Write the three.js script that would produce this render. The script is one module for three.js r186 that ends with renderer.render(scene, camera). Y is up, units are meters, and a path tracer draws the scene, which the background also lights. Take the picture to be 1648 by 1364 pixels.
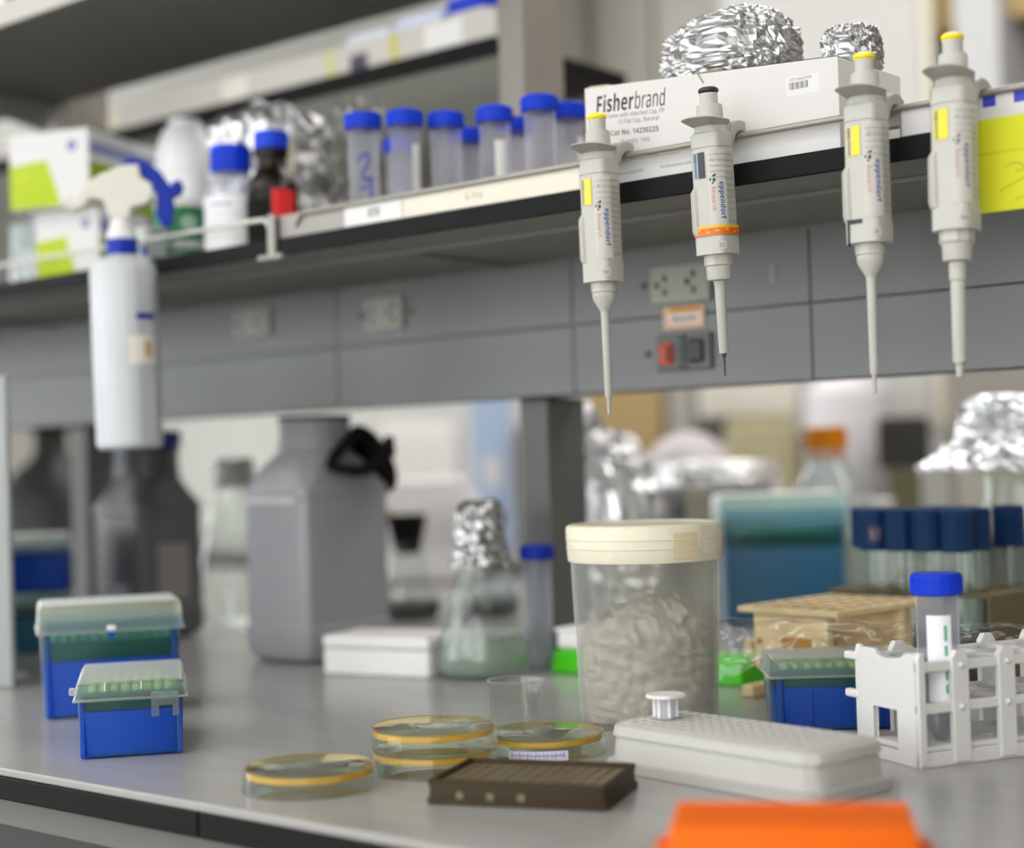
import * as THREE from 'three';
import { RoundedBoxGeometry } from 'three/addons/geometries/RoundedBoxGeometry.js';
import { mergeGeometries, mergeVertices, toCreasedNormals } from 'three/addons/utils/BufferGeometryUtils.js';
import { RectAreaLightUniformsLib } from 'three/addons/lights/RectAreaLightUniformsLib.js';
import { createNoise3D } from 'simplex-noise';

// ---------------------------------------------------------------- camera, exposure, light
const scene = new THREE.Scene();
scene.background = new THREE.Color().setRGB(0.92, 0.97, 1.0);   // even overcast sky, let in by the added windows out of view
scene.backgroundIntensity = 10;
const camera = new THREE.PerspectiveCamera(29.4443, 1648 / 1364, 0.05, 40);
camera.position.set(0, 1.114, 0);
camera.up.set(0.03641511, 0.99933236, -0.00296366);
camera.lookAt(-0.63862733, 1.114 + 0.02098996, -0.76922984);
camera.focus = 1.18;
camera.userData.fStop = 2.4;
scene.add(camera);
const renderer = new THREE.WebGLRenderer({ antialias: true });
renderer.toneMapping = THREE.LinearToneMapping;
renderer.toneMappingExposure = 0.5;
renderer.shadowMap.enabled = true;
RectAreaLightUniformsLib.init();
const CEILING = 2.7;
const PANELS = [[-4.2, 0.3], [-2.6, 0.3], [-1.0, 0.3], [0.5, 0.3], [-4.2, -2.3], [-2.6, -2.3], [-1.0, -2.3], [0.5, -2.3], [-2.6, 1.6], [-1.0, 1.6], [0.5, 1.6]];
const LAMP = 7.5, LAMP_COLOR = 0xfffaf8;

// ---------------------------------------------------------------- helpers
const V2 = (x, y) => new THREE.Vector2(x, y), V3 = (x, y, z) => new THREE.Vector3(x, y, z);
const noise = (() => { let s = 11; return createNoise3D(() => { s = (s * 16807) % 2147483647; return s / 2147483647; }); })();
function rng(seed) { let s = seed * 7919 + 13; return () => { s = (s * 16807) % 2147483647; return s / 2147483647; }; }
const used = {};
function numbered(name) { const n = used[name] = (used[name] ?? -1) + 1; return n ? `${name}_${String(n).padStart(3, '0')}` : name; }
function tag(o, label, category, group, kind) {
  o.userData = {}; if (label) o.userData.label = label; if (category) o.userData.category = category;
  if (group) o.userData.group = group; if (kind) o.userData.kind = kind; return o;
}
function thing(name, label, category, pos = [0, 0, 0], turn = 0, group) {
  const o = new THREE.Group(); o.name = numbered(name); o.position.set(...pos); o.rotation.y = turn;
  tag(o, label, category, group); scene.add(o); return o;
}
function part(parent, name, geo, mat, pos, rot, label) {
  const m = new THREE.Mesh(geo, mat); m.name = name; if (pos) m.position.set(...pos); if (rot) m.rotation.set(...rot);
  m.castShadow = m.receiveShadow = true; if (label) m.userData.label = label; parent.add(m); return m;
}
function struct(name, geo, mat, pos) {
  const m = new THREE.Mesh(geo, mat); m.name = name; m.userData.kind = 'structure'; if (pos) m.position.set(...pos);
  m.castShadow = m.receiveShadow = true; scene.add(m); return m;
}
function copy(o, pos, turn, label) {
  const c = o.clone(); c.name = numbered(o.name.replace(/_\d+$/, '')); c.position.set(...pos); c.rotation.y = turn;
  c.userData = { ...o.userData, label }; scene.add(c); return c;
}
const R = (d) => d * Math.PI / 180;
const rb = (w, h, d, r = 0.001, s = 2) => new RoundedBoxGeometry(w, h, d, s, Math.min(r, w / 2.01, h / 2.01, d / 2.01));
const at = (g, x = 0, y = 0, z = 0, rx = 0, ry = 0, rz = 0) => { if (rx) g.rotateX(rx); if (ry) g.rotateY(ry); if (rz) g.rotateZ(rz); return g.translate(x, y, z); };
const merge = (list) => mergeGeometries(list.map((g) => { const n = g.index ? g.toNonIndexed() : g; for (const k of Object.keys(n.attributes)) if (!['position', 'normal', 'uv'].includes(k)) n.deleteAttribute(k); return n; }));
const cyl = (r1, r2, h, s = 32, open = false) => new THREE.CylinderGeometry(r1, r2, h, s, 1, open);
const lathe = (p, s = 48, crease = 0.6) => toCreasedNormals(new THREE.LatheGeometry(p.map(([r, y]) => V2(Math.max(r, 1e-5), y)), s), crease);
const tube = (pts, r, n = 40, s = 10, closed = false) => new THREE.TubeGeometry(new THREE.CatmullRomCurve3(pts.map((p) => V3(...p)), closed, 'catmullrom', 0.3), n, r, s, closed);
function rod(a, b, r, s = 12) { return new THREE.TubeGeometry(new THREE.LineCurve3(V3(...a), V3(...b)), 1, r, s, false); }
function ext(pts, depth, bevel = 0.0008, holes = []) {   // outline in x,y, centred in z
  const s = new THREE.Shape(pts.map(([x, y]) => V2(x, y))); for (const h of holes) s.holes.push(h);
  const g = new THREE.ExtrudeGeometry(s, { depth: depth - 2 * bevel, bevelEnabled: bevel > 0, bevelThickness: bevel, bevelSize: bevel, bevelOffset: -bevel, bevelSegments: 2, curveSegments: 14 });
  return g.translate(0, 0, -depth / 2 + bevel);
}
const hole = (x, y, r) => { const p = new THREE.Path(); p.absarc(x, y, r, 0, Math.PI * 2, true); return p; };
const rhole = (x0, y0, x1, y1) => new THREE.Path([V2(x0, y0), V2(x0, y1), V2(x1, y1), V2(x1, y0)]);
function ring(w, d, r, k = 4) {                         // rounded rectangle as points
  const out = []; r = Math.max(1e-5, Math.min(r, w / 2 - 1e-5, d / 2 - 1e-5));
  for (const [sx, sz, a0] of [[1, 1, 0], [-1, 1, 90], [-1, -1, 180], [1, -1, 270]])
    for (let i = 0; i <= k; i++) { const a = R(a0 + 90 * i / k); out.push([sx * (w / 2 - r) + r * Math.cos(a), sz * (d / 2 - r) + r * Math.sin(a)]); }
  return out;
}
function loft(sections, { bottom = true, top = true, crease = 0.6, k = 4 } = {}) {   // sections: [y, w, d, r, x?, z?]
  const rings = sections.map(([y, w, d, r, x = 0, z = 0]) => ring(w, d, r, k).map(([a, b]) => [a + x, y, b + z]));
  const n = rings[0].length, p = [], uv = [], idx = [];
  rings.forEach((q) => { let u = 0; for (let i = 0; i <= n; i++) { const a = q[i % n]; if (i) { const b = q[i - 1]; u += Math.hypot(a[0] - b[0], a[2] - b[2]); } p.push(...a); uv.push(u, a[1]); } });
  for (let j = 0; j + 1 < rings.length; j++) for (let i = 0; i < n; i++) { const a = j * (n + 1) + i, b = a + n + 1; idx.push(a, b, a + 1, a + 1, b, b + 1); }
  const cap = (j, up) => { const [y, , , , x = 0, z = 0] = sections[j]; const c = p.length / 3; p.push(x, y, z); uv.push(0, 0); const o = p.length / 3; rings[j].forEach((a) => { p.push(...a); uv.push(a[0], a[2]); });
    for (let i = 0; i < n; i++) up ? idx.push(c, o + (i + 1) % n, o + i) : idx.push(c, o + i, o + (i + 1) % n); };
  if (bottom) cap(0, false); if (top) cap(rings.length - 1, true);
  const g = new THREE.BufferGeometry(); g.setAttribute('position', new THREE.Float32BufferAttribute(p, 3)); g.setAttribute('uv', new THREE.Float32BufferAttribute(uv, 2)); g.setIndex(idx); g.computeVertexNormals();
  return toCreasedNormals(g, crease);
}
function grid(nu, nv, f) {                              // open sheet from a function of u, v
  const p = [], uv = [], idx = [];
  for (let j = 0; j <= nv; j++) for (let i = 0; i <= nu; i++) { p.push(...f(i / nu, j / nv)); uv.push(i / nu, j / nv); }
  for (let j = 0; j < nv; j++) for (let i = 0; i < nu; i++) { const a = j * (nu + 1) + i, b = a + nu + 1; idx.push(a, a + 1, b, a + 1, b + 1, b); }
  const g = new THREE.BufferGeometry(); g.setAttribute('position', new THREE.Float32BufferAttribute(p, 3)); g.setAttribute('uv', new THREE.Float32BufferAttribute(uv, 2)); g.setIndex(idx); g.computeVertexNormals(); return g;
}
function crumple(g, amp, scale, seed, floor = -1e9) {   // crushed foil: ridged noise, faceted
  g.deleteAttribute('normal'); g.deleteAttribute('uv'); g = mergeVertices(g, 1e-5); g.computeVertexNormals();
  const p = g.attributes.position, n = g.attributes.normal;
  for (let i = 0; i < p.count; i++) {
    const x = p.getX(i), y = p.getY(i), z = p.getZ(i), s = seed * 3.7;
    let d = 0, a = 1, f = scale; for (let o = 0; o < 3; o++) { d += a * (1 - 2 * Math.abs(noise(x * f + s, y * f, z * f - s))); a *= 0.55; f *= 2.1; }
    d *= amp; p.setXYZ(i, x + n.getX(i) * d, Math.max(floor, y + n.getY(i) * d), z + n.getZ(i) * d);
  }
  g = g.toNonIndexed(); g.computeVertexNormals(); return g;
}
function canvas(w, h, draw) {
  const c = document.createElement('canvas'); c.width = w; c.height = h; const x = c.getContext('2d'); draw(x, w, h);
  const t = new THREE.CanvasTexture(c); t.colorSpace = THREE.SRGBColorSpace; t.anisotropy = 4; return t;
}
function dataTex(n, f, srgb = true) {
  const a = new Uint8Array(n * n * 4); for (let y = 0; y < n; y++) for (let x = 0; x < n; x++) { const c = f(x / n, y / n); for (let k = 0; k < 3; k++) a[(y * n + x) * 4 + k] = Math.max(0, Math.min(255, c[k])); a[(y * n + x) * 4 + 3] = 255; }
  const t = new THREE.DataTexture(a, n, n); t.wrapS = t.wrapT = THREE.RepeatWrapping; t.magFilter = THREE.LinearFilter; if (srgb) t.colorSpace = THREE.SRGBColorSpace; t.needsUpdate = true; return t;
}
const tile = (u, v, f, s = 0) => { const a = u * 6.28318, b = v * 6.28318; return noise(Math.cos(a) * f + s, Math.sin(a) * f + Math.cos(b) * f, Math.sin(b) * f - s); };
const std = (color, roughness = 0.5, o = {}) => new THREE.MeshPhysicalMaterial({ color, roughness, ...o });
const pane = (color, roughness, o = {}) => new THREE.MeshPhysicalMaterial({ color, roughness, transmission: 1, thickness: 0, side: THREE.DoubleSide, ...o });
const printed = (map, roughness = 0.6) => new THREE.MeshPhysicalMaterial({ map, roughness });
function sheet(parent, name, w, h, mat, pos, rot, label) { return part(parent, name, new THREE.PlaneGeometry(w, h), mat, pos, rot, label); }

// ---------------------------------------------------------------- materials
const grain = dataTex(256, (u, v) => { const g = 128 + 46 * tile(u, v, 9, 2) + 40 * tile(u, v, 26, 5); return [g, g, g]; }, false);
const mottled = (n, base, amp, s) => dataTex(n, (u, v) => { const k = 1 + amp * (0.6 * tile(u, v, 2.2, s) + 0.4 * tile(u, v, 9, s + 3)); return base.map((c) => c * k); });
const M = {
  wall: std(0xd8d5ce, 0.9), ceiling: std(0xe8e6e0, 0.95), floor: std(0x8d8a84, 0.5),
  bench: std(0xffffff, 0.24, { map: mottled(256, [155, 153, 150], 0.05, 4), specularIntensity: 1 }),
  benchEdge: std(0x121211, 0.6, { specularIntensity: 0.35 }), apron: std(0x66655f, 0.5), cabinet: std(0x4c4c4a, 0.55), dark: std(0x141413, 0.6),
  raceway: std(0x757574, 0.42), post: std(0x5e5e5b, 0.45, { metalness: 0.2 }),
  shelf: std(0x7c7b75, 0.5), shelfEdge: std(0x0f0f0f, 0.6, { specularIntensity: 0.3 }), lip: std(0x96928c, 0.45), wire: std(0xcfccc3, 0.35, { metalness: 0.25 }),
  white: std(0xdcdad5, 0.45), whiteMatte: std(0xdedcd8, 0.8), foam: std(0xe2e0dc, 0.85), paper: std(0xdcdad6, 0.75),
  pipette: std(0xb6b4ac, 0.4, { specularIntensity: 0.6 }), pipetteDark: std(0xa9a7a0, 0.42), yellow: std(0xf2d800, 0.35), black: std(0x161616, 0.4), blackMatte: std(0x141311, 0.8, { specularIntensity: 0.3 }),
  steel: std(0x8d8d8d, 0.3, { metalness: 1 }), foil: std(0xb8b8b8, 0.27, { metalness: 1 }), foilBright: std(0xe6e6e6, 0.3, { metalness: 1 }),
  glass: pane(0xf4f8f6, 0.03), glassGreen: pane(0xe6efe8, 0.05), clearPlastic: pane(0xf0f0f6, 0.5), frosted: pane(0xeef0ee, 0.55), film: pane(0xf4f4f2, 0.14),
  blueCap: std(0x0438c4, 0.5, { specularIntensity: 0.5 }), blueDeep: std(0x082c98, 0.5, { specularIntensity: 0.5 }), navy: std(0x0a3058, 0.6, { specularIntensity: 0.4 }), orangeCap: std(0xd07a00, 0.5, { specularIntensity: 0.4 }), orange: std(0xe06200, 0.6, { specularIntensity: 0.4 }),
  blueBox: std(0x2f84e2, 0.35, { transmission: 0.78, thickness: 0, specularIntensity: 0.6 }), blueBoxDeep: std(0x2a70c8, 0.35, { transmission: 0.75, thickness: 0, specularIntensity: 0.6 }), teal: std(0x58aacb, 0.35, { transmission: 0.72, thickness: 0 }),
  boxLid: pane(0xecf2ec, 0.62), whiteLid: pane(0xf0f0e6, 0.75), tealLid: pane(0xdfeeea, 0.72), tray: std(0x1f7a48, 0.6), trayPale: std(0x8fb070, 0.6), tips: std(0xa9c48a, 0.5), insideBlue: std(0x1562c8, 0.6), collar: pane(0x86c0de, 0.35),
  green: std(0x46c010, 0.5), greenLabel: std(0x1f7a45, 0.5), lime: std(0xb6cf00, 0.6),
  grayHdpe: std(0x8d8d90, 0.42), darkHdpe: std(0x55575a, 0.42), natural: std(0xdde0e2, 0.4, { transmission: 0.35, thickness: 0 }),
  amber: std(0x140a02, 0.22, { specularIntensity: 0.5 }), red: std(0xd41812, 0.5), brown: std(0x3a3020, 0.6, { specularIntensity: 0.4 }), agar: pane(0xd9d2b4, 0.22), agarRim: std(0xdba838, 0.35, { transmission: 0.25, thickness: 0 }), hazyGlass: std(0xe6ecea, 0.07, { transmission: 0.84, thickness: 0 }),
  cream: std(0xdcd6c0, 0.5), tan: std(0xb49a68, 0.8), olive: std(0x5c5233, 0.6), card: std(0x9a7f52, 0.85),
};

// ---------------------------------------------------------------- the room
struct('floor', at(new THREE.BoxGeometry(10, 0.1, 8), -2.5, -0.05, -1.4), M.floor);
struct('ceiling', at(new THREE.BoxGeometry(10, 0.1, 8), -2.5, CEILING + 0.05, -1.4), M.ceiling);
struct('wall_back', at(new THREE.BoxGeometry(10, CEILING, 0.1), -2.5, CEILING / 2, -5.35), M.wall);
struct('wall_front', merge([at(new THREE.BoxGeometry(10, 0.8, 0.1), -2.5, 0.4, 2.55), at(new THREE.BoxGeometry(10, 0.25, 0.1), -2.5, CEILING - 0.125, 2.55), ...[-7.3, -4.9, -2.5, -0.1, 2.3].map((x) => at(new THREE.BoxGeometry(0.4, CEILING - 1.05, 0.1), x, 0.8 + (CEILING - 1.05) / 2, 2.55))]), M.wall);
[-6.1, -3.7, -1.3, 1.1].forEach((x, i) => {  // front windows added behind the camera for frontal fill
  const f = struct(`added_window_${i + 1}`, merge([at(rb(2.0, 0.05, 0.06, 0.004), 0, 0.825, 0), at(rb(2.0, 0.05, 0.06, 0.004), 0, CEILING - 0.275, 0), at(rb(0.05, 1.55, 0.06, 0.004), -0.975, 1.625, 0), at(rb(0.05, 1.55, 0.06, 0.004), 0.975, 1.625, 0), at(rb(0.04, 1.55, 0.05, 0.004), 0, 1.625, 0)]), M.white, [x, 0, 2.55]);
  part(f, 'added_window_pane', new THREE.PlaneGeometry(1.92, 1.56), pane(0xffffff, 0.0), [0, 1.625, 0]);
});
struct('wall_left', merge([at(new THREE.BoxGeometry(0.1, 0.8, 7.8), -7.45, 0.4, -1.4), at(new THREE.BoxGeometry(0.1, 0.25, 7.8), -7.45, CEILING - 0.125, -1.4), ...[[-5.3, -4.3], [-2.35, -1.95], [0, 0.4], [2.2, 2.5]].map(([a, b]) => at(new THREE.BoxGeometry(0.1, CEILING - 1.05, b - a), -7.45, 0.8 + (CEILING - 1.05) / 2, (a + b) / 2))]), M.wall);
[[-3.325, 1.95], [-0.975, 1.95], [1.3, 1.8]].forEach(([z, w], i) => {  // left windows added out of view, to brighten the far bench
  const f = struct(`added_window_${i + 5}`, merge([at(rb(0.06, 0.05, w, 0.004), 0, 0.825, 0), at(rb(0.06, 0.05, w, 0.004), 0, CEILING - 0.275, 0), ...[-1, 0, 1].map((k) => at(rb(0.06, 1.55, 0.05, 0.004), 0, 1.625, k * (w / 2 - 0.025)))]), M.white, [-7.45, 0, z]);
  part(f, 'added_window_pane', at(new THREE.PlaneGeometry(w - 0.06, 1.56), 0, 0, 0, 0, Math.PI / 2), pane(0xffffff, 0.0), [0, 1.625, 0]);
});
struct('wall_right', at(new THREE.BoxGeometry(0.1, CEILING, 7.8), 2.45, CEILING / 2, -1.4), M.wall);
const panelGlow = new THREE.MeshStandardMaterial({ color: 0xffffff, emissive: LAMP_COLOR, emissiveIntensity: 2.2, roughness: 0.6 });
PANELS.forEach(([x, z], i) => {
  const t = thing('ceiling_light', `recessed fluorescent ceiling panel in white frame, ${['over', 'behind', 'beyond'][i % 3]} the benches`, 'light', [x, CEILING, z], 0, 'ceiling panels');
  t.userData.label = 'recessed fluorescent ceiling panel in a white frame';
  part(t, 'frame', merge([at(rb(1.24, 0.03, 0.03, 0.002), 0, -0.012, 0.31), at(rb(1.24, 0.03, 0.03, 0.002), 0, -0.012, -0.31), at(rb(0.03, 0.03, 0.6, 0.002), 0.61, -0.012, 0), at(rb(0.03, 0.03, 0.6, 0.002), -0.61, -0.012, 0)]), M.white);
  part(t, 'diffuser_panel', at(rb(1.19, 0.012, 0.59, 0.002), 0, -0.01, 0), panelGlow);
  const l = new THREE.RectAreaLight(LAMP_COLOR, z < -1 ? LAMP * 1.9 : LAMP, 1.18, 0.58); l.position.set(x, CEILING - 0.03, z); l.rotation.x = -Math.PI / 2; l.name = 'ceiling_panel_light'; l.castShadow = true; scene.add(l);
});
// far wall cabinets (upper right of the view)
{
  const t = thing('wall_cabinet', 'white open wall cabinet with tan shelf boards high on the far wall', 'cabinet', [0, 0, 0]);
  part(t, 'side_panel', rb(0.50, 1.6, 0.36, 0.004), std(0xbdbcb8, 0.6), [-1.765, 1.95, -3.42]);
  part(t, 'side_panel', rb(0.022, 1.6, 0.02, 0.003), M.cream, [-1.50, 1.95, -3.25]);
  part(t, 'side_panel', rb(0.098, 1.6, 0.36, 0.004), std(0xbdbdbc, 0.6), [-1.388, 1.95, -3.42]);
  part(t, 'side_panel', rb(0.1, 1.6, 0.36, 0.004), std(0xbdbdbc, 0.6), [-1.05, 1.95, -3.42]);
  part(t, 'back_panel', rb(0.9, 1.6, 0.02, 0.002), M.cabinet, [-1.3, 1.95, -3.61]);
  for (const [x, w] of [[-1.478, 0.08], [-1.22, 0.235]]) part(t, 'shelf_board', rb(w, 0.12, 0.30, 0.003), M.tan, [x, 2.07, -3.44]);
  const c = thing('storage_cabinet', 'tall beige storage cabinet against the far wall behind the shelf uprights', 'cabinet', [-2.30, 0, -3.6]);
  part(c, 'carcass', rb(0.58, 2.5, 0.4, 0.006), std(0x9c988c, 0.6), [0, 1.25, 0]);
  part(c, 'door', rb(0.27, 2.3, 0.02, 0.004), std(0x97938a, 0.55), [-0.142, 1.3, 0.21]); part(c, 'door', rb(0.27, 2.3, 0.02, 0.004), std(0xa19d93, 0.55), [0.142, 1.3, 0.21]);
  const d = thing('gray_hood', 'gray boxy fume duct hanging by the beige cabinet', 'duct', [-2.62, 0, -3.22]);
  part(d, 'duct_body', rb(0.28, 0.62, 0.24, 0.01), std(0x9a968f, 0.6), [0, 2.38, 0]); part(d, 'lower_box', rb(0.26, 0.16, 0.22, 0.008), std(0x57564f, 0.6), [0, 1.99, 0]);
}

// ---------------------------------------------------------------- bench
{
  const t = thing('lab_bench_top', 'long gray laboratory worktop with black front edge under everything', 'worktop', [0, 0, 0]);
  for (const [x0, x1] of [[-4.6, -0.8236], [-0.8224, 1.4]]) {
    const w = x1 - x0, x = (x0 + x1) / 2;
    part(t, 'edge_band', rb(w, 0.0175, 0.02, 0.002), M.benchEdge, [x, 0.8852, -0.6745], null, 'black front edge');
    part(t, 'core_board', new THREE.BoxGeometry(w, 0.017, 1.555), M.benchEdge, [x, 0.8853, -1.462]);
  }
  part(t, 'worktop_panel', rb(6.0, 0.006, 1.58, 0.0015), M.bench, [-1.6, 0.897, -1.454]);
  const c = thing('bench_cabinet', 'gray drawer cabinet base under the front edge of the worktop', 'cabinet', [0, 0, 0]);
  part(c, 'apron_rail', rb(6, 0.0215, 0.02, 0.002), M.apron, [-1.6, 0.8654, -0.683]);
  part(c, 'carcass', rb(6, 0.85, 1.4, 0.004), M.dark, [-1.6, 0.4255, -1.5]);
  for (let i = 0; i < 9; i++) { const d = part(c, 'drawer_front', rb(0.59, 0.19, 0.018, 0.004), M.cabinet, [-4.2 + i * 0.61, 0.735, -0.785]); part(d, 'handle', rb(0.14, 0.014, 0.022, 0.004), M.steel, [0, 0.03, 0.018]); }
}
// service raceway carried by steel posts along the middle of the bench
{
  const t = thing('service_raceway', 'gray metal service raceway with paneled face under the lower shelf', 'raceway', [0, 0, 0]);
  part(t, 'raceway_core', new THREE.BoxGeometry(5.6, 0.134, 0.07), M.cabinet, [-1.6, 1.2433, -1.302]);
  const xs = [-4.2, -3.2, -2.45, -1.72, -1.3, -0.9675, -0.7025, -0.2, 0.5, 1.2];
  for (let i = 0; i + 1 < xs.length; i++) for (const [y0, y1] of [[1.1752, 1.2424], [1.2436, 1.3106]]) {
    const g = rb(xs[i + 1] - xs[i] - 0.0014, y1 - y0, 0.004, 0.0009); part(t, 'face_panel', g, M.raceway, [(xs[i] + xs[i + 1]) / 2, (y0 + y1) / 2, -1.2655]);
  }
  const zf = -1.2632;
  const screw = (x, y) => part(t, 'screw', at(cyl(0.0032, 0.0032, 0.002, 16), 0, 0, 0, R(90)), std(0x4a4a48, 0.6), [x, y, zf + 0.0006]);
  // outlet plates
  const plate = (x, y, w, h, mat, label) => part(t, 'outlet_plate', rb(w, h, 0.005, 0.0016), mat, [x, y, zf + 0.0025], null, label);
  const slots = (p, pts) => { for (const [x, y, w, h] of pts) part(p, 'socket_slot', rb(w, h, 0.002, 0.0004), M.black, [x, y, 0.0022]); };
  const duplex = [[-0.016, 0.006, 0.004, 0.006], [-0.016, -0.007, 0.004, 0.006], [-0.025, 0, 0.005, 0.005], [0.016, 0.008, 0.004, 0.006], [0.016, -0.007, 0.004, 0.006], [0.009, 0.001, 0.005, 0.006]];
  const ivory = std(0x9e9d92, 0.5);
  slots(plate(-0.837, 1.272, 0.066, 0.036, ivory, 'ivory socket plate'), duplex); screw(-0.88, 1.2735);
  slots(plate(-1.223, 1.2745, 0.056, 0.036, ivory, 'ivory socket plate, farther'), duplex); screw(-1.262, 1.275); screw(-1.184, 1.275);
  slots(plate(-1.438, 1.281, 0.062, 0.032, ivory, 'ivory socket plate, farthest'), duplex);
  const g = plate(-0.835, 1.208, 0.060, 0.034, std(0x5b5c5a, 0.45), 'dark gray plate with an orange and a black socket'); screw(-0.878, 1.2085); screw(-0.795, 1.2085);
  part(g, 'orange_socket', rb(0.014, 0.02, 0.006, 0.002), std(0xd0430c, 0.5), [-0.018, -0.001, 0.003]); part(g, 'socket_slot', rb(0.004, 0.014, 0.002, 0.0005), M.black, [-0.015, -0.001, 0.0062]);
  part(g, 'black_socket', rb(0.016, 0.022, 0.006, 0.005), M.black, [0.015, 0, 0.003]); part(g, 'plate_divider', rb(0.008, 0.032, 0.003, 0.001), std(0x3c3d3b, 0.5), [0, 0, 0.0025]);
  part(t, 'warning_sticker', rb(0.046, 0.021, 0.0006, 0.0002), printed(canvas(256, 116, (x, w, h) => {
    x.fillStyle = '#d8b08c'; x.fillRect(0, 0, w, h); x.fillStyle = '#c98a28'; x.fillRect(46, 4, w - 60, 24); x.fillStyle = '#e3cfc6'; x.fillRect(30, 34, w - 52, 60);
    x.fillStyle = '#4a5560'; x.font = 'bold 42px sans-serif'; x.textAlign = 'center'; x.fillText('Biosafe', w / 2 + 6, 78);
  })), [-0.836, 1.2405, zf + 0.0006], null, 'orange bordered sticker');
  part(t, 'scuffed_tape', rb(0.006, 0.017, 0.0004, 0.0001), std(0x8a8b8b, 0.5), [-0.7395, 1.272, zf + 0.0004]);
  // posts
  const postMat = M.post, slotMat = M.black;
  for (const x of [-2.60, -1.82, -1.0385, -0.26, 0.52]) {
    const p = thing('shelf_post', { '-1.0385': 'gray steel post left of the white jar, rising past the blue-capped tubes', '-1.82': 'gray steel post at far left beside the dark square jug', '-2.6': 'gray steel post beyond the left edge of the view', '-0.26': 'gray steel post just beyond the right edge of the view', '0.52': 'farthest right gray steel post of the bench spine' }[x], 'post', [x, 0.9, 0]);
    part(p, 'lower_post', rb(0.037, 0.2745, 0.064, 0.003), postMat, [0, 0.1373, -1.317]);
    part(p, 'foot_plate', rb(0.06, 0.004, 0.08, 0.001), postMat, [0, 0.002, -1.322]);
    const u = part(p, 'slotted_upright', rb(0.033, 1.38, 0.068, 0.002), std(0x8c867c, 0.5), [-0.004, 1.105, -1.305]);
    const n = x < -0.9 && x > -2 ? 14 : 0; for (let k = 0; k < n; k++) for (const s of [-0.008, 0.008]) part(u, 'slot', rb(0.006, 0.013, 0.003, 0.0005), std(0x4a4946, 0.6), [s, -0.2 + k * 0.032, 0.0335]);
  }
}
// lower shelf
{
  const t = thing('lower_shelf', 'long gray lower shelf with black edge carrying bottles, tubes and pipettes', 'shelf', [0, 0, 0]);
  part(t, 'shelf_board', rb(5.6, 0.0155, 0.236, 0.001), M.shelf, [-1.6, 1.3187, -1.149]);
  part(t, 'edge_band', rb(5.6, 0.0163, 0.004, 0.001), M.shelfEdge, [-1.6, 1.3188, -1.0292], null, 'black edge band');
  part(t, 'stiffener', rb(5.6, 0.004, 0.012, 0.001), M.shelf, [-1.6, 1.3092, -1.10]);
  for (const x of [-1.82, -1.0385, -0.26]) part(t, 'bracket', ext([[0, 0], [-0.19, 0], [-0.012, -0.006]], 0.004, 0.0004).rotateY(Math.PI / 2), M.shelf, [x, 1.3105, -1.2620]);
  part(t, 'front_lip', rb(0.36, 0.021, 0.003, 0.0008), M.lip, [-0.955, 1.3375, -1.0335], null, 'light gray label lip');
  part(t, 'front_lip', rb(1.2, 0.021, 0.003, 0.0008), M.lip, [0.1, 1.3375, -1.0335], null, 'light gray label lip');
  const strip = (x0, x1, draw, label) => part(t, 'label_strip', rb(x1 - x0, 0.0185, 0.0006, 0.0002), printed(canvas(1024, 96, draw)), [(x0 + x1) / 2, 1.3372, -1.0317], null, label);
  strip(-1.047, -0.975, (x, w, h) => { x.fillStyle = '#d6d4d1'; x.fillRect(0, 0, w, h); x.fillStyle = '#3f3b38'; x.font = 'bold 56px sans-serif'; x.fillText('ENZYME', 420, 66); }, 'white paper label strip');
  strip(-0.974, -0.778, (x, w, h) => { x.fillStyle = '#d6d0c0'; x.fillRect(0, 0, w, h); x.fillStyle = '#8a6a50'; x.font = '40px sans-serif'; x.fillText('G-Tris', 380, 62); }, 'cream paper label strip');
  strip(-0.498, -0.447, (x, w, h) => { x.fillStyle = '#d4d0cf'; x.fillRect(0, 0, w, h); }, 'plain white label strip');
  strip(-0.445, -0.36, (x, w, h) => { x.fillStyle = '#d4d1cc'; x.fillRect(0, 0, w, h); x.fillStyle = '#3440b8'; for (let k = 0; k < 4; k++) x.fillRect(70 + k * 260, 0, 110, 42); }, 'white label strip with blue squares');
  // wire guard rails
  const z = -1.03, y = 1.3475;
  part(t, 'guard_rail', tube([[-3.4, y, z], [-2, y, z], [-1.3, y, z], [-1.16, y, z], [-1.146, y - 0.003, z], [-1.142, y - 0.016, z], [-1.142, 1.316, z + 0.0035]], 0.0024, 120, 10), M.wire, null, null, 'white wire guard rail');
  part(t, 'guard_rail', tube([[-1.112, 1.336, z], [-1.109, 1.343, z], [-1.10, y, z], [-1.05, y, z], [-0.6, y + 0.0003, z], [0, y, z], [0.7, y, z]], 0.0024, 120, 10), std(0x9a968c, 0.35, { metalness: 0.4 }), null, null, 'gray wire guard rail');
  part(t, 'rail_stanchion', merge([at(rb(0.010, 0.040, 0.004, 0.001), -1.139, 1.330, z + 0.004), at(rb(0.034, 0.005, 0.006, 0.002), -1.139, 1.3095, z + 0.006)]), M.lip);
  part(t, 'end_plate', rb(0.03, 0.022, 0.003, 0.001), M.lip, [-1.1505 + 0.03, 1.338, -1.0337]);
}
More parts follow.
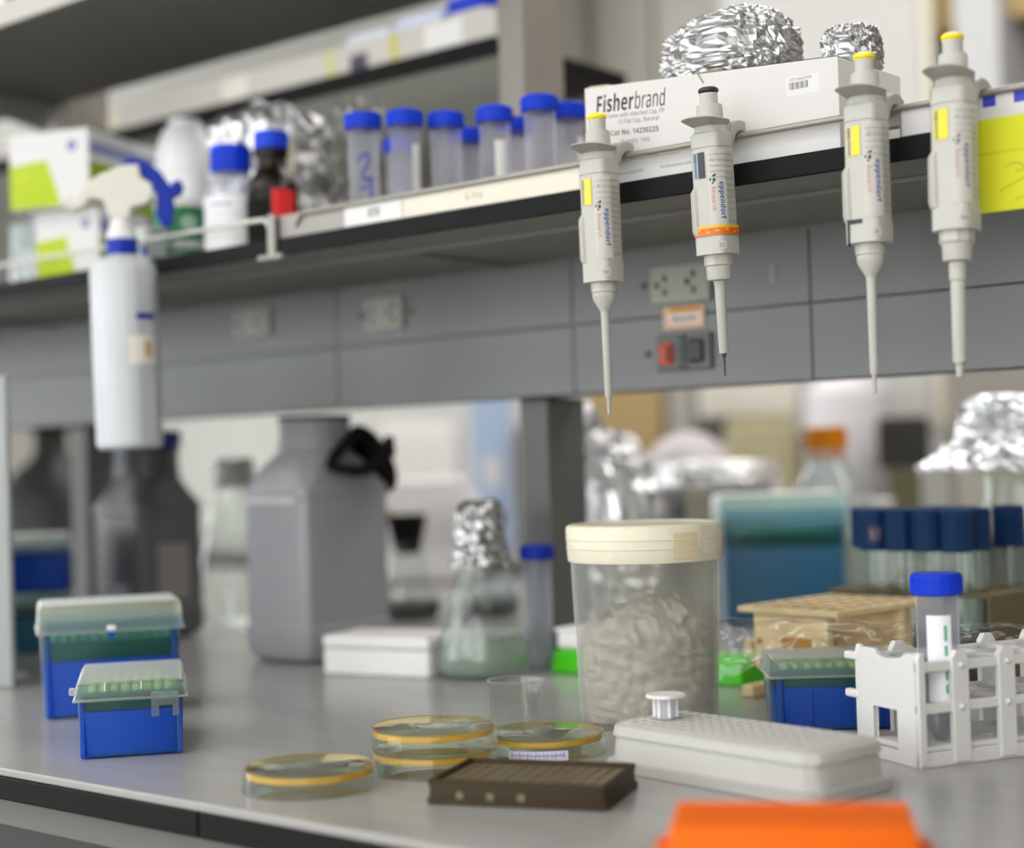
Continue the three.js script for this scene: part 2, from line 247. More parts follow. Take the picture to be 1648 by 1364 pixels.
// upper shelves
{
  const t = thing('upper_shelf', 'dark gray upper shelf seen from below at top left', 'shelf', [0, 0, 0]);
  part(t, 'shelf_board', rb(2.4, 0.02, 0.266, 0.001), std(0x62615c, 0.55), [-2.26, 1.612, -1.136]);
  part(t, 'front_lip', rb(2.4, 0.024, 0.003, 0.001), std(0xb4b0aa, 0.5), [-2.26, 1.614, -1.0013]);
  for (const x of [-1.82]) part(t, 'bracket', ext([[0, 0], [-0.24, 0], [-0.02, -0.04]], 0.004, 0.0004).rotateY(Math.PI / 2), M.shelf, [x, 1.601, -1.269]);
  const b = thing('rear_shelf', 'rear upper shelf with white label strip and black edge, beyond the posts', 'shelf', [0, 0, 0]);
  part(b, 'shelf_board', rb(2.4, 0.018, 0.25, 0.001), M.shelfEdge, [-2.37, 1.583, -1.53]);
  part(b, 'edge_band', rb(2.4, 0.026, 0.005, 0.001), M.shelfEdge, [-2.37, 1.582, -1.4025]);
  part(b, 'front_lip', rb(2.4, 0.034, 0.003, 0.001), std(0xc9c5be, 0.5), [-2.37, 1.612, -1.403]);
  for (const [x, w, c] of [[-1.33, 0.012, 0xc8c24a], [-1.44, 0.012, 0xcfce70], [-1.39, 0.03, 0x4a4658], [-1.62, 0.05, 0xe6e2d8], [-1.9, 0.06, 0xdcd6c6], [-1.25, 0.06, 0xe6e4e2]]) part(b, 'label_strip', rb(w, 0.03, 0.0006, 0.0002), std(c, 0.7), [x, 1.611 - (c === 0x4a4658 ? 0.012 : 0), -1.4012]);
  const bk = thing('back_panel', 'gray back panel behind the blue capped tubes on the lower shelf', 'panel', [0, 0, 0]);
  part(bk, 'panel_sheet', rb(1.35, 0.256, 0.006, 0.001), std(0x6b6960, 0.6), [-1.755, 1.441, -1.395]);
  part(bk, 'panel_foot', rb(1.35, 0.012, 0.05, 0.001), std(0x6b6960, 0.6), [-1.755, 1.316, -1.37]);
}
// ---------------------------------------------------------------- makers
// Pipette tip box: ribbed tapered body, green tray with tips showing near the rim, thin lid, hinge tabs and latch. Origin on its base, front towards +z.
function tipBox(t, { w, d, h, lid, body, lidMat, tray = M.tray, seed = 1, latch = 'prongs', ribs = true, drop = 0.002, band = 0.0125, core = M.insideBlue }) {
  const bh = h - lid * 0.55, tp = 0.93, r = 0.005;
  const tt = bh - drop, tb = tt - band, yc = tb - 0.001, wc = w * tp + (w - 0.003 - w * tp) * yc / bh, dc = d * tp + (d - 0.003 - d * tp) * yc / bh;
  part(t, 'box_body', loft([[0.0006, w * tp - 0.004, d * tp - 0.004, r], [0.002, w * tp, d * tp, r], [yc, wc, dc, r]], { top: false }), body);
  part(t, 'clear_collar', loft([[yc, wc, dc, r], [bh, w - 0.003, d - 0.003, r]], { top: false, bottom: false }), M.collar, null, null, 'paler translucent collar');
  part(t, 'inner_tray', loft([[tb, wc - 0.005, dc - 0.005, r], [tt, w - 0.007, d - 0.007, r]]), tray);
  part(t, 'box_core', loft([[0.003, w * tp - 0.010, d * tp - 0.010, r], [tb - 0.0005, wc - 0.008, dc - 0.008, r]]), core);
  const tips = [], nx = Math.max(6, Math.round(w / 0.0105)), nz = Math.max(6, Math.round(d / 0.0105));
  const holes = new THREE.InstancedMesh(cyl(0.0032, 0.0028, 0.004, 8), M.tips, nx * nz); holes.name = 'tips'; holes.userData.kind = 'stuff';
  const m4 = new THREE.Matrix4(); let k = 0, rnd = rng(seed);
  for (let i = 0; i < nx; i++) for (let j = 0; j < nz; j++) { const gone = rnd() < 0.3; m4.makeTranslation((i + 0.5) / nx * (w - 0.016) - w / 2 + 0.008, gone ? tt - 0.004 : tt + 0.0012, (j + 0.5) / nz * (d - 0.016) - d / 2 + 0.008); holes.setMatrixAt(k++, m4); }
  t.add(holes);
  const L = part(t, 'lid', loft([[h - lid, w + 0.0015, d + 0.0015, r], [h - 0.003, w - 0.001, d - 0.001, r], [h, w - 0.006, d - 0.006, r]], { bottom: false }), lidMat);
  part(L, 'lid_rim', merge([at(rb(w + 0.003, 0.0018, 0.0016, 0.0005), 0, h - lid, d / 2 + 0.001), at(rb(w - 0.004, 0.0016, 0.0014, 0.0005), 0, h - 0.001, d / 2 - 0.003), at(rb(0.0016, 0.0018, d + 0.003, 0.0005), -w / 2 - 0.001, h - lid, 0), at(rb(0.0016, 0.0018, d + 0.003, 0.0005), w / 2 + 0.001, h - lid, 0), at(rb(0.0014, 0.0016, d - 0.004, 0.0005), -w / 2 + 0.003, h - 0.001, 0), at(rb(0.0014, 0.0016, d - 0.004, 0.0005), w / 2 - 0.003, h - 0.001, 0)]), M.whiteLid);
  if (latch === 'prongs') {
    part(L, 'latch', ext([[-0.010, 0], [0.010, 0], [0.010, -0.018], [0.0055, -0.018], [0.0055, -0.010], [-0.0045, -0.010], [-0.0045, -0.018], [-0.010, -0.018]], 0.0014, 0.0003), M.boxLid, [w / 2 - 0.015, h - lid + 0.004, d / 2 + 0.0016]);
    part(L, 'hinge_tab', rb(0.004, 0.005, 0.008, 0.001), M.whiteLid, [-w / 2 - 0.0025, h - lid + 0.006, d / 2 - 0.01]);
    part(L, 'lid_notch', merge([at(rb(0.001, 0.006, 0.001, 0.0003), -w * 0.23, h - 0.004, d / 2), at(rb(0.001, 0.006, 0.001, 0.0003), w * 0.1, h - 0.004, d / 2)]), M.white);
  } else if (latch === 'button') { part(L, 'latch', rb(0.008, 0.005, 0.004, 0.0015), M.white, [0, h - lid + 0.0025, d / 2 + 0.002]); part(L, 'latch_button', rb(0.005, 0.004, 0.003, 0.001), M.blueCap, [0, h - lid - 0.003, d / 2 + 0.0012]); }
  if (ribs) { for (const s of [-0.44, 0.44]) part(t, 'corner_rib', at(rb(0.004, bh * 0.86, 0.003, 0.001), w * s, bh * 0.46, d * 0.472, R(-2)), body); 
    if (ribs === 'panels') for (const s of [-0.25, 0.02, 0.17]) part(t, 'face_rib', at(rb(0.0014, bh * 0.62, 0.0014, 0.0004), w * s, bh * 0.40, d * 0.478, R(-1.6)), body); }
  return t;
}
// 50 ml conical tube, free standing skirt or bare cone; origin at its foot
const tubeMarks = canvas(256, 256, (x, w, h) => { x.fillStyle = '#e8e8ee'; x.fillRect(0, 0, w, h); });
function conical(t, { skirt = true, h = 0.115, cap = M.blueCap, r = 0.0142, label, fill } = {}) {
  const c = h - 0.013, b = skirt ? 0.001 : 0.0;
  part(t, 'tube_body', lathe(skirt ? [[0, 0.006], [0.004, 0.006], [0.0125, 0.020], [r - 0.0004, 0.022], [r, c]] : [[0, 0], [0.0032, 0.0006], [0.0135, 0.0155], [r - 0.0003, 0.019], [r, c]], 40), M.clearPlastic);
  if (skirt) part(t, 'skirt', lathe([[0.0133, b], [0.0138, b], [0.0138, 0.022]], 32), M.clearPlastic);
  const kn = []; const cp = part(t, 'cap', lathe([[0, h], [0.0155, h], [0.0168, h - 0.0012], [0.0170, h - 0.0135], [0.0163, h - 0.0145], [0.0150, h - 0.0145]], 48, 0.5), cap);
  for (let i = 0; i < 48; i++) { const a = i / 48 * Math.PI * 2; kn.push(at(rb(0.0008, 0.011, 0.0008, 0.0003, 1), Math.cos(a) * 0.01705, h - 0.0078, Math.sin(a) * 0.01705)); }
  part(cp, 'grip_ribs', merge(kn), cap);
  return t;
}
function patch(r, y0, y1, a0, a1, n = 16) {              // label wrapped on a round body, uv 0..1; angles from +z towards +x, in degrees
  return grid(n, 1, (u, v) => { const a = R(a0 + (a1 - a0) * u); return [Math.sin(a) * r, y0 + (y1 - y0) * v, Math.cos(a) * r]; });
}
function erlenmeyer(t, { r, h, neck, glass = M.glass }) {
  return part(t, 'flask_body', lathe([[0, 0.0015], [r * 0.86, 0.0015], [r * 0.97, 0.006], [r, 0.014], [r * 0.97, 0.026], [r * 0.62, h * 0.55], [neck * 1.15, h * 0.80], [neck, h * 0.85], [neck, h * 0.975], [neck * 1.2, h * 0.99], [neck * 1.2, h], [neck * 1.05, h]], 56), glass);
}
// wide square jug with shoulder, threaded neck; origin on base
function jug(t, { s, d = s, h, neck, mat }) {
  const q = (y, k, r) => [y, s + k, d + k, r];
  part(t, 'jug_body', loft([q(0.001, -0.020, 0.012), q(0.006, -0.006, 0.012), q(0.016, -0.001, 0.011), q(0.038, 0, 0.011), q(0.040, -0.003, 0.011), q(h * 0.66, -0.003, 0.011), q(h * 0.67, 0, 0.012), q(h * 0.70, 0, 0.014), q(h * 0.735, -0.006, 0.020), [h * 0.80, s * 0.84, d * 0.82, s * 0.30], [h * 0.855, neck * 2.05, neck * 2.05, neck]], { top: false, k: 8, crease: 0.5 }), mat);
  const p = [[neck * 1.02, h * 0.85], [neck, h * 0.865], [neck * 1.1, h * 0.87], [neck * 1.1, h * 0.885], [neck, h * 0.89]];
  for (let k = 0; k < 3; k++) { const y = h * (0.905 + k * 0.028); p.push([neck, y], [neck * 1.045, y + 0.0015], [neck * 1.045, y + 0.003], [neck, y + 0.0045]); }
  p.push([neck, h], [neck * 0.9, h], [neck * 0.9, h * 0.9]);
  part(t, 'neck', lathe(p, 48), mat);
}
// ---------------------------------------------------------------- pipettes hanging on the guard rail
const pipetteFace = (big, red, blue, mark, dim) => canvas(256, 1024, (x, w, h) => {
  x.fillStyle = '#bab8b0'; x.fillRect(0, 0, w, h);
  x.save(); x.translate(w * 0.56, h * 0.40); x.rotate(Math.PI / 2); x.fillStyle = blue; x.font = 'bold 92px sans-serif'; x.fillText('eppendorf', 0, 0, 470); x.restore();
  x.save(); x.translate(w * 0.16, h * 0.46); x.rotate(Math.PI / 2); x.fillStyle = red; x.font = '74px sans-serif'; x.fillText('Research', 0, 0, 370); x.restore();
  x.fillStyle = mark; x.save(); x.translate(w * 0.24, h * 0.36); x.rotate(0.5);
  x.beginPath(); x.ellipse(0, -40, 15, 30, 0.5, 0, 7); x.fill(); x.beginPath(); x.ellipse(24, 8, 20, 24, -0.4, 0, 7); x.fill(); x.beginPath(); x.ellipse(-22, 26, 18, 12, 0.9, 0, 7); x.fill(); x.beginPath(); x.ellipse(26, 48, 12, 14, 0, 0, 7); x.fill(); x.restore();
  x.fillStyle = dim; x.font = 'bold 60px sans-serif'; x.fillText(big, w * 0.22, h * 0.155); x.fillStyle = '#a5a39c'; for (let k = 0; k < 3; k++) x.fillRect(w * 0.5, h * (0.115 + k * 0.016), 90, 7);
});
const windowTex = (bg, fg, text, pale) => canvas(96, 320, (x, w, h) => { x.fillStyle = bg; x.fillRect(0, 0, w, h); x.fillStyle = pale; x.fillRect(0, 0, w * 0.46, h); x.save(); x.translate(8, 24); x.rotate(Math.PI / 2); x.fillStyle = fg; x.font = 'bold 40px sans-serif'; x.fillText(text, 0, 0, 270); x.restore(); x.fillStyle = fg; x.globalAlpha = 0.5; x.fillRect(12, 8, 22, h - 16); });
function pipette(px, top, lean, label, o) {
  // local frame: y up, finger hook towards -z; the face looks towards azimuth FA (between +z and +x)
  const t = thing('micropipette', label, 'pipette', [px, top, -1.0035], 0, 'micropipettes hung along the guard rail'); t.rotation.x = lean;
  const S = o.s ?? 1, y = (v) => -v * 0.001 * S, FA = 38, w = 0.0285, d = 0.0285;
  part(t, 'push_button', lathe([[0, y(0)], [0.0055, y(0.3)], [0.0074, y(1.6)], [0.0076, y(3.6)], [0.0066, y(5)], [0.0055, y(5)]], 32), o.button);
  part(t, 'plunger', lathe([[0.0066, y(4.6)], [0.0066, y(14)], [0.0074, y(15)]], 32), M.pipette);
  part(t, 'control_sleeve', lathe([[0.0066, y(13.6)], [0.0092, y(14.2)], [0.0096, y(16)], [0.0098, y(26.5)]], 36), M.pipette);
  // finger rest: flat flange to the front, hook curling over the rail at the back
  part(t, 'finger_flange', loft([[y(31), 0.022, 0.024, 0.010, 0, 0.002], [y(28.5), 0.026, 0.036, 0.0125, 0, 0.005], [y(27), 0.028, 0.042, 0.0135, 0, 0.0065], [y(26), 0.026, 0.040, 0.0125, 0, 0.0065]], { k: 8 }), M.pipetteDark);
  const hy = -0.001 * 30.5 * S, ro = 0.0190, ri = 0.0108, hc = 1.3502 - ri - top;   // hook in the z-y plane, resting on the rail
  const hook = []; for (let i = 0; i <= 14; i++) { const a = Math.PI * i / 14 * 1.03; hook.push([0.0265 + Math.cos(Math.PI - a) * ro, hc + Math.sin(a) * ro]); }
  for (let i = 14; i >= 0; i--) { const a = Math.PI * i / 14 * 1.03; hook.push([0.0265 + Math.cos(Math.PI - a) * ri, hc + Math.sin(a) * ri]); }
  part(t, 'finger_hook', ext(hook, 0.021, 0.0012).rotateY(Math.PI / 2), M.pipetteDark);
  part(t, 'hook_root', loft([[hc - 0.008, 0.019, 0.010, 0.004, 0, -0.0095], [hc + 0.006, 0.020, 0.012, 0.005, 0, -0.0095], [hy + 0.003, 0.020, 0.014, 0.005, 0, -0.009]], { k: 5 }), M.pipetteDark);
  part(t, 'upper_neck', loft([[y(36.5), 0.024, 0.024, 0.010], [y(30), 0.022, 0.023, 0.010]], { k: 6 }), M.pipette);
  const body = part(t, 'body', loft([[y(131), w + 0.0002, d, 0.0105], [y(116.5), w + 0.0004, d, 0.0105], [y(116), w - 0.0008, d - 0.001, 0.0105], [y(49), w - 0.0008, d - 0.001, 0.0105], [y(48.4), w - 0.0016, d - 0.002, 0.0105], [y(47.8), w - 0.0006, d - 0.001, 0.0105], [y(37.5), w - 0.001, d - 0.001, 0.0105], [y(36), w - 0.004, d - 0.004, 0.010]], { k: 8 }), M.pipette);
  const rr = 0.01405;
  // printed face between the front and right side, wrapped on the rounded corner
  const wrap = (y0, y1, a0, a1, off, n = 18) => grid(n, 1, (u, v) => { const a = R(a0 + (a1 - a0) * u), c = w / 2 - 0.0105 - 0.0004, s = Math.sin(a), k = Math.cos(a); // ray against a rounded square
    let q = 1e9; const hw = w / 2 - 0.0004 + off; let x0 = s * 0.03, z0 = k * 0.03; const m = hw / Math.max(Math.abs(s), Math.abs(k)); x0 = s * m; z0 = k * m;
    const rx = Math.abs(x0) - c, rz = Math.abs(z0) - c; if (rx > 0 && rz > 0) { const B = (Math.abs(s) + Math.abs(k)) * c, C2 = 2 * c * c - (hw - c) * (hw - c); const l = B + Math.sqrt(Math.max(0, B * B - C2)); x0 = s * l; z0 = k * l; }
    return [x0, y0 + (y1 - y0) * v, z0]; });
  part(body, 'printed_face', wrap(y(114), y(50), FA - 22, FA + 34, 0.00025), printed(o.face, 0.4));
  part(body, 'volume_window', wrap(y(72), y(52), FA - 72, FA - 30, 0.0004), printed(o.window, 0.35), null, null, o.windowLabel);
  const ribs = []; for (let k = 0; k < 13; k++) ribs.push(wrap(y(54.5 + k * 4.7), y(53.2 + k * 4.7), FA + 30, FA + 66, 0.0007, 8));
  for (let k = 0; k < 5; k++) ribs.push(wrap(y(55 + k * 4.4), y(54 + k * 4.4), FA - 16, FA + 40, 0.0005, 8));
  part(body, 'grip_ribs', merge(ribs), std(0xa5a39c, 0.5));
  part(body, 'size_print', wrap(y(127.5), y(121.5), FA - 6, FA + 18, 0.0011, 8), printed(canvas(128, 80, (x) => { x.fillStyle = '#bab8b0'; x.fillRect(0, 0, 128, 80); x.fillStyle = '#6e6b66'; x.font = 'bold 52px sans-serif'; x.textAlign = 'center'; x.fillText(o.size, 64, 60); }), 0.4));
  part(t, 'ejector_bar', loft([[y(116), 0.010, 0.006, 0.002, 0, 0.0130], [y(112), 0.010, 0.008, 0.002, 0, 0.0134], [y(82), 0.009, 0.008, 0.002, 0, 0.0134], [y(77), 0.008, 0.004, 0.002, 0, 0.0125]], { k: 4 }), M.pipette, null, [0, R(-44), 0]);
  if (o.band) part(body, 'tape_band', wrap(y(116.8), y(109), FA - 110, FA + 110, 0.0012, 60), printed(canvas(512, 48, (x, W, H) => { x.fillStyle = '#cf6a14'; x.fillRect(0, 0, W, H); x.fillStyle = '#e2b030'; x.fillRect(0, 0, W, 13); for (let i = 0; i < 16; i++) { x.fillStyle = i % 2 ? '#e0a028' : '#c85a1c'; x.fillRect(i * 33 + (i % 3) * 4, 16 + (i % 3) * 6, 24, 9); } }), 0.5), null, null, 'orange and yellow tape band');
  if (o.notch) part(body, 'ejector_notch', merge([at(rb(0.0012, 0.018, 0.003, 0.0004), -0.0085, y(124), d / 2 - 0.0010), at(rb(0.011, 0.0030, 0.003, 0.0004), -0.0035, y(116.8), d / 2 - 0.0008)]), M.black);
  const c = o.cone;
  part(t, 'lower_cone', lathe(c.map(([r, v]) => [r * 0.001, y(v)]), 36), M.pipette);
  part(t, 'tip_cone', lathe(o.tip.map(([r, v]) => [r * 0.001, y(v)]), 24), o.tipMat ?? M.pipetteDark);
  return t;
}
const slimCone = [[10.2, 130.8], [10.3, 134], [10, 138.5], [9.2, 139], [9.4, 139.6], [9.3, 143], [8.6, 145], [4.2, 152.5], [3.5, 153.5], [3.3, 160], [2.9, 219], [2.6, 220]];
pipette(-0.7385, 1.3785, 0.018, 'yellow-buttoned pipette hanging in front of the left end of the big white carton', { button: M.yellow, face: pipetteFace('1', '#b23a2c', '#1f2c8c', '#23242c', '#3c3c3e'), window: windowTex('#e2cc08', '#55502a', '1 0 0', '#c4bd86'), windowLabel: 'yellow volume window', size: '100', cone: slimCone, tip: [[1.9, 219.5], [1.7, 222], [1.2, 233], [0.6, 233.4]] });
pipette(-0.6365, 1.3815, 0.050, 'black-buttoned pipette with an orange tape band and a dark needle tip', { button: M.black, band: true, face: pipetteFace('C', '#b83a36', '#153a80', '#26282a', '#8f8d88'), window: windowTex('#1c2024', '#20242a', '2 5 0', '#8fa2b4'), windowLabel: 'black volume window', size: '2.5', s: 0.94, cone: [[10.6, 130.8], [10.6, 139], [9.6, 140], [9.4, 141], [9.2, 149.5], [8.6, 150.5], [4.6, 151.5], [4.0, 156], [3.5, 207], [3.1, 208]], tip: [[1.9, 207.5], [1.7, 210], [0.75, 212], [0.6, 225], [0.3, 226]], tipMat: std(0x55565a, 0.35, { metalness: 0.7 }) });
pipette(-0.5105, 1.3835, -0.004, 'yellow-buttoned pipette with a black notch at its lower end, before the carton', { button: M.yellow, notch: true, face: pipetteFace('2', '#ac4a42', '#2a2f8a', '#2c2c30', '#4c4c4c'), window: windowTex('#e2cc08', '#4a4434', '2 0 0', '#c9c08a'), windowLabel: 'yellow volume window', size: '20', cone: slimCone, tip: [[1.9, 219.5], [1.7, 222], [1.2, 233], [0.6, 233.4]] });
pipette(-0.4465, 1.3845, -0.028, 'thick-shafted yellow-buttoned pipette hanging beside the yellow sticky note', { button: M.yellow, face: pipetteFace('6', '#9c4a48', '#3c5266', '#5c6068', '#5c5c5c'), window: windowTex('#e2cc08', '#5b4f3a', '1 0 0', '#d2c84a'), windowLabel: 'yellow volume window', size: '1000', cone: [[11.4, 130.8], [11.5, 138], [9.8, 140.5], [9.6, 143], [9.4, 149], [8.6, 150.5], [5.6, 151.5], [5.6, 163], [4.8, 164], [4.4, 216], [4.0, 217.5]], tip: [[2.9, 217], [2.7, 219], [2.4, 226.5], [1.6, 227]] });
// ---------------------------------------------------------------- on the lower shelf
{ // white catalogue carton, lid sagging to the right
  const t = thing('cardboard_carton', 'long white cardboard carton with bold black print behind the hanging pipettes', 'box', [0, 0, 0]);
  const x0 = -0.774, x1 = -0.548, z0 = -1.0365, z1 = -1.131, yb = 1.3268, yl = 1.409, yr = 1.394;
  const q = (a, b, c, d) => { const g = new THREE.BufferGeometry(); g.setAttribute('position', new THREE.Float32BufferAttribute([...a, ...b, ...c, ...a, ...c, ...d], 3)); g.setAttribute('uv', new THREE.Float32BufferAttribute([0, 0, 1, 0, 1, 1, 0, 0, 1, 1, 0, 1], 2)); g.computeVertexNormals(); return g; };
  part(t, 'front_panel', q([x0, yb, z0], [x1, yb, z0], [x1, yr, z0], [x0, yl, z0]), printed(canvas(1600, 560, (x, w, h) => {
    x.fillStyle = '#cbc8c5'; x.fillRect(0, 0, w, h); x.fillStyle = '#161412'; x.font = 'bold 126px sans-serif'; x.save(); x.transform(1, 0, -0.1, 1, 0, 0); x.fillText('Fisher', 84, 142, 262); x.font = '126px sans-serif'; x.fillText('brand', 350, 142, 212); x.restore();
    x.fillStyle = '#4a4643'; x.font = '32px sans-serif'; x.fillText('Tubes with Attached Cap, PP', 150, 178, 390); x.fillText('15 Flat Cap, Natural', 220, 214, 290); x.font = 'bold 40px sans-serif'; x.fillText('Cat No. 14230225', 170, 274, 350); x.font = '30px sans-serif'; x.fillText('Quantity: 1000', 240, 322);
    x.fillStyle = '#2a2725'; for (let k = 0; k < 20; k++) x.fillRect(330 + k * 8, 368, 2 + (k * 7) % 5, 32); x.fillRect(300, 408, 330, 2); x.font = '28px sans-serif'; x.fillText('Thermo Scientific', 190, 494, 200); x.fillText('Performance science', 500, 494, 240);
    x.fillStyle = '#d2d0ce'; x.fillRect(1300, 75, 190, 110); x.fillStyle = '#4a4744'; for (let k = 0; k < 16; k++) x.fillRect(1316 + k * 7, 106, 2 + (k * 5) % 4, 44); x.font = '22px sans-serif'; x.fillText('LOT 0042568', 1320, 98);
  }), 0.7));
  part(t, 'end_panel', q([x1, yb, z0], [x1 + 0.002, yb, z1], [x1 + 0.002, yr, z1], [x1, yr, z0]), M.paper);
  part(t, 'end_panel', q([x0, yb, z1], [x0, yb, z0], [x0, yl, z0], [x0, yl, z1]), M.paper);
  part(t, 'back_panel', q([x1 + 0.002, yb, z1], [x0, yb, z1], [x0, yl, z1], [x1 + 0.002, yr, z1]), M.paper);
  part(t, 'bottom_panel', q([x0, yb, z1], [x1, yb, z1], [x1, yb, z0], [x0, yb, z0]), M.paper);
  const xm = -0.668, ym = yl + (yr - yl) * (xm - x0) / (x1 - x0);
  part(t, 'top_flap', q([x0, yl, z0], [xm, ym, z0], [xm, ym, z1], [x0, yl, z1]), M.paper);
  part(t, 'top_flap', q([xm, ym + 0.0006, z0], [x1, yr + 0.0006, z0], [x1, yr + 0.0006, z1], [xm, ym + 0.0006, z1]), M.paper);
  for (const [x, w] of [[-0.764, 0.02], [-0.660, 0.026]]) part(t, 'packing_tape', rb(w, 0.003, 0.05, 0.0006), std(0x9a8f6a, 0.4), [x, yl + (yr - yl) * (x - x0) / (x1 - x0) + 0.001, -1.066], [0, 0, -0.066], 'brown tape flap');
  part(t, 'edge_tear', rb(0.010, 0.0012, 0.0008, 0.0002), std(0x8d8984, 0.7), [-0.664, 1.3985, -1.0362], [0, 0, R(-58)]);
}
{ // foil parcels on the carton
  const pillow = (a, h, b, n = 0.6) => { const g = new THREE.SphereGeometry(1, 90, 60), p = g.attributes.position, q = (v, e) => Math.sign(v) * Math.pow(Math.abs(v), e); for (let i = 0; i < p.count; i++) p.setXYZ(i, a * q(p.getX(i), n), h * (q(p.getY(i), n) + 1), b * q(p.getZ(i), n)); return g; };
  const f1 = thing('foil_parcel', 'large crumpled foil parcel lying on top of the white carton', 'foil parcel', [-0.665, 1.4035, -1.083], R(4), 'foil parcels on the carton');
  const g1 = pillow(0.053, 0.0215, 0.032); { const p = g1.attributes.position; for (let i = 0; i < p.count; i++) p.setY(i, p.getY(i) * (0.78 + 0.42 * Math.max(0, 1 - Math.pow((p.getX(i) - 0.012) / 0.06, 2)))); }
  part(f1, 'foil_wrap', crumple(g1, 0.0026, 75, 1, 0.0005), M.foil);
  part(f1, 'folded_edge', crumple(tube([[-0.046, 0.030, 0.022], [-0.02, 0.044, 0.020], [0.018, 0.050, 0.012], [0.040, 0.044, 0.004], [0.050, 0.028, -0.006]], 0.0035, 70, 12), 0.0014, 110, 2), M.foil);
  const f2 = thing('foil_parcel', 'small foil-wrapped lump at the right end of the white carton top', 'foil parcel', [-0.572, 1.396, -1.105], R(10), 'foil parcels on the carton');
  part(f2, 'foil_wrap', crumple(pillow(0.019, 0.0165, 0.019, 0.5), 0.0022, 85, 3, 0.0005), M.foil);
  part(f2, 'foil_cap', crumple(at(new THREE.TorusGeometry(0.0165, 0.003, 12, 70), 0, 0.031, 0, R(90)), 0.0012, 120, 4), M.foil);
}
// blue-capped 50 ml tubes
const tubeLabels = ['blue-capped plastic tube with blue handwriting, leftmost of the shelf row', 'blue-capped tube second from the left in the front shelf row', 'blue-capped tube third from the left in the front shelf row', 'blue-capped tube with white stripe label, just left of the tallest tube', 'tallest-looking blue-capped tube, left of the white carton', 'blue-capped tube half hidden by the left end of the white carton', 'blue-capped tube standing behind between third and fourth front tubes', 'blue-capped tube standing behind, left of the tallest tube', 'blue-capped tube standing behind the two leftmost tubes'];
const tubeSpots = [[-1.068, -1.08], [-1.033, -1.10], [-1.013, -1.135], [-0.965, -1.15], [-0.907, -1.145], [-0.909, -1.19], [-1.047, -1.205], [-0.983, -1.205], [-1.125, -1.19]];
const tube0 = conical(thing('centrifuge_tube', tubeLabels[0], 'tube', [tubeSpots[0][0], 1.3265, tubeSpots[0][1]], 0, 'blue-capped tubes on the lower shelf'));
tubeSpots.slice(1).forEach(([x, z], i) => copy(tube0, [x, 1.3265, z], 0.3 * i, tubeLabels[i + 1]));
part(tube0, 'handwriting', patch(0.01445, 0.03, 0.085, 10, 95), new THREE.MeshPhysicalMaterial({ transparent: true, roughness: 0.6, map: canvas(128, 256, (x, w, h) => { x.clearRect(0, 0, w, h); x.strokeStyle = '#2a35a0'; x.lineWidth = 13; x.beginPath(); x.moveTo(20, 80); x.bezierCurveTo(60, 10, 110, 60, 60, 110); x.bezierCurveTo(20, 150, 40, 170, 100, 150); x.moveTo(86, 150); x.lineTo(90, 240); x.moveTo(25, 200); x.lineTo(70, 190); x.stroke(); }) }));
scene.children.filter((o) => o.name.startsWith('centrifuge_tube')).forEach((o, i) => { if ([1, 3, 5].includes(i)) part(o, 'white_label', patch(0.01445, 0.012, 0.082, i === 1 ? 70 : 5, i === 1 ? 105 : 50), M.whiteMatte); });
{ const t = thing('tube_carton', 'low white cardboard piece behind the rail at the foot of the tubes', 'box', [-1.005, 1.3265, -1.058]); part(t, 'tray_body', rb(0.10, 0.018, 0.022, 0.001), M.paper, [0, 0.009, 0]); part(t, 'tray_rim', rb(0.104, 0.003, 0.026, 0.001), M.paper, [0, 0.0195, 0]); }
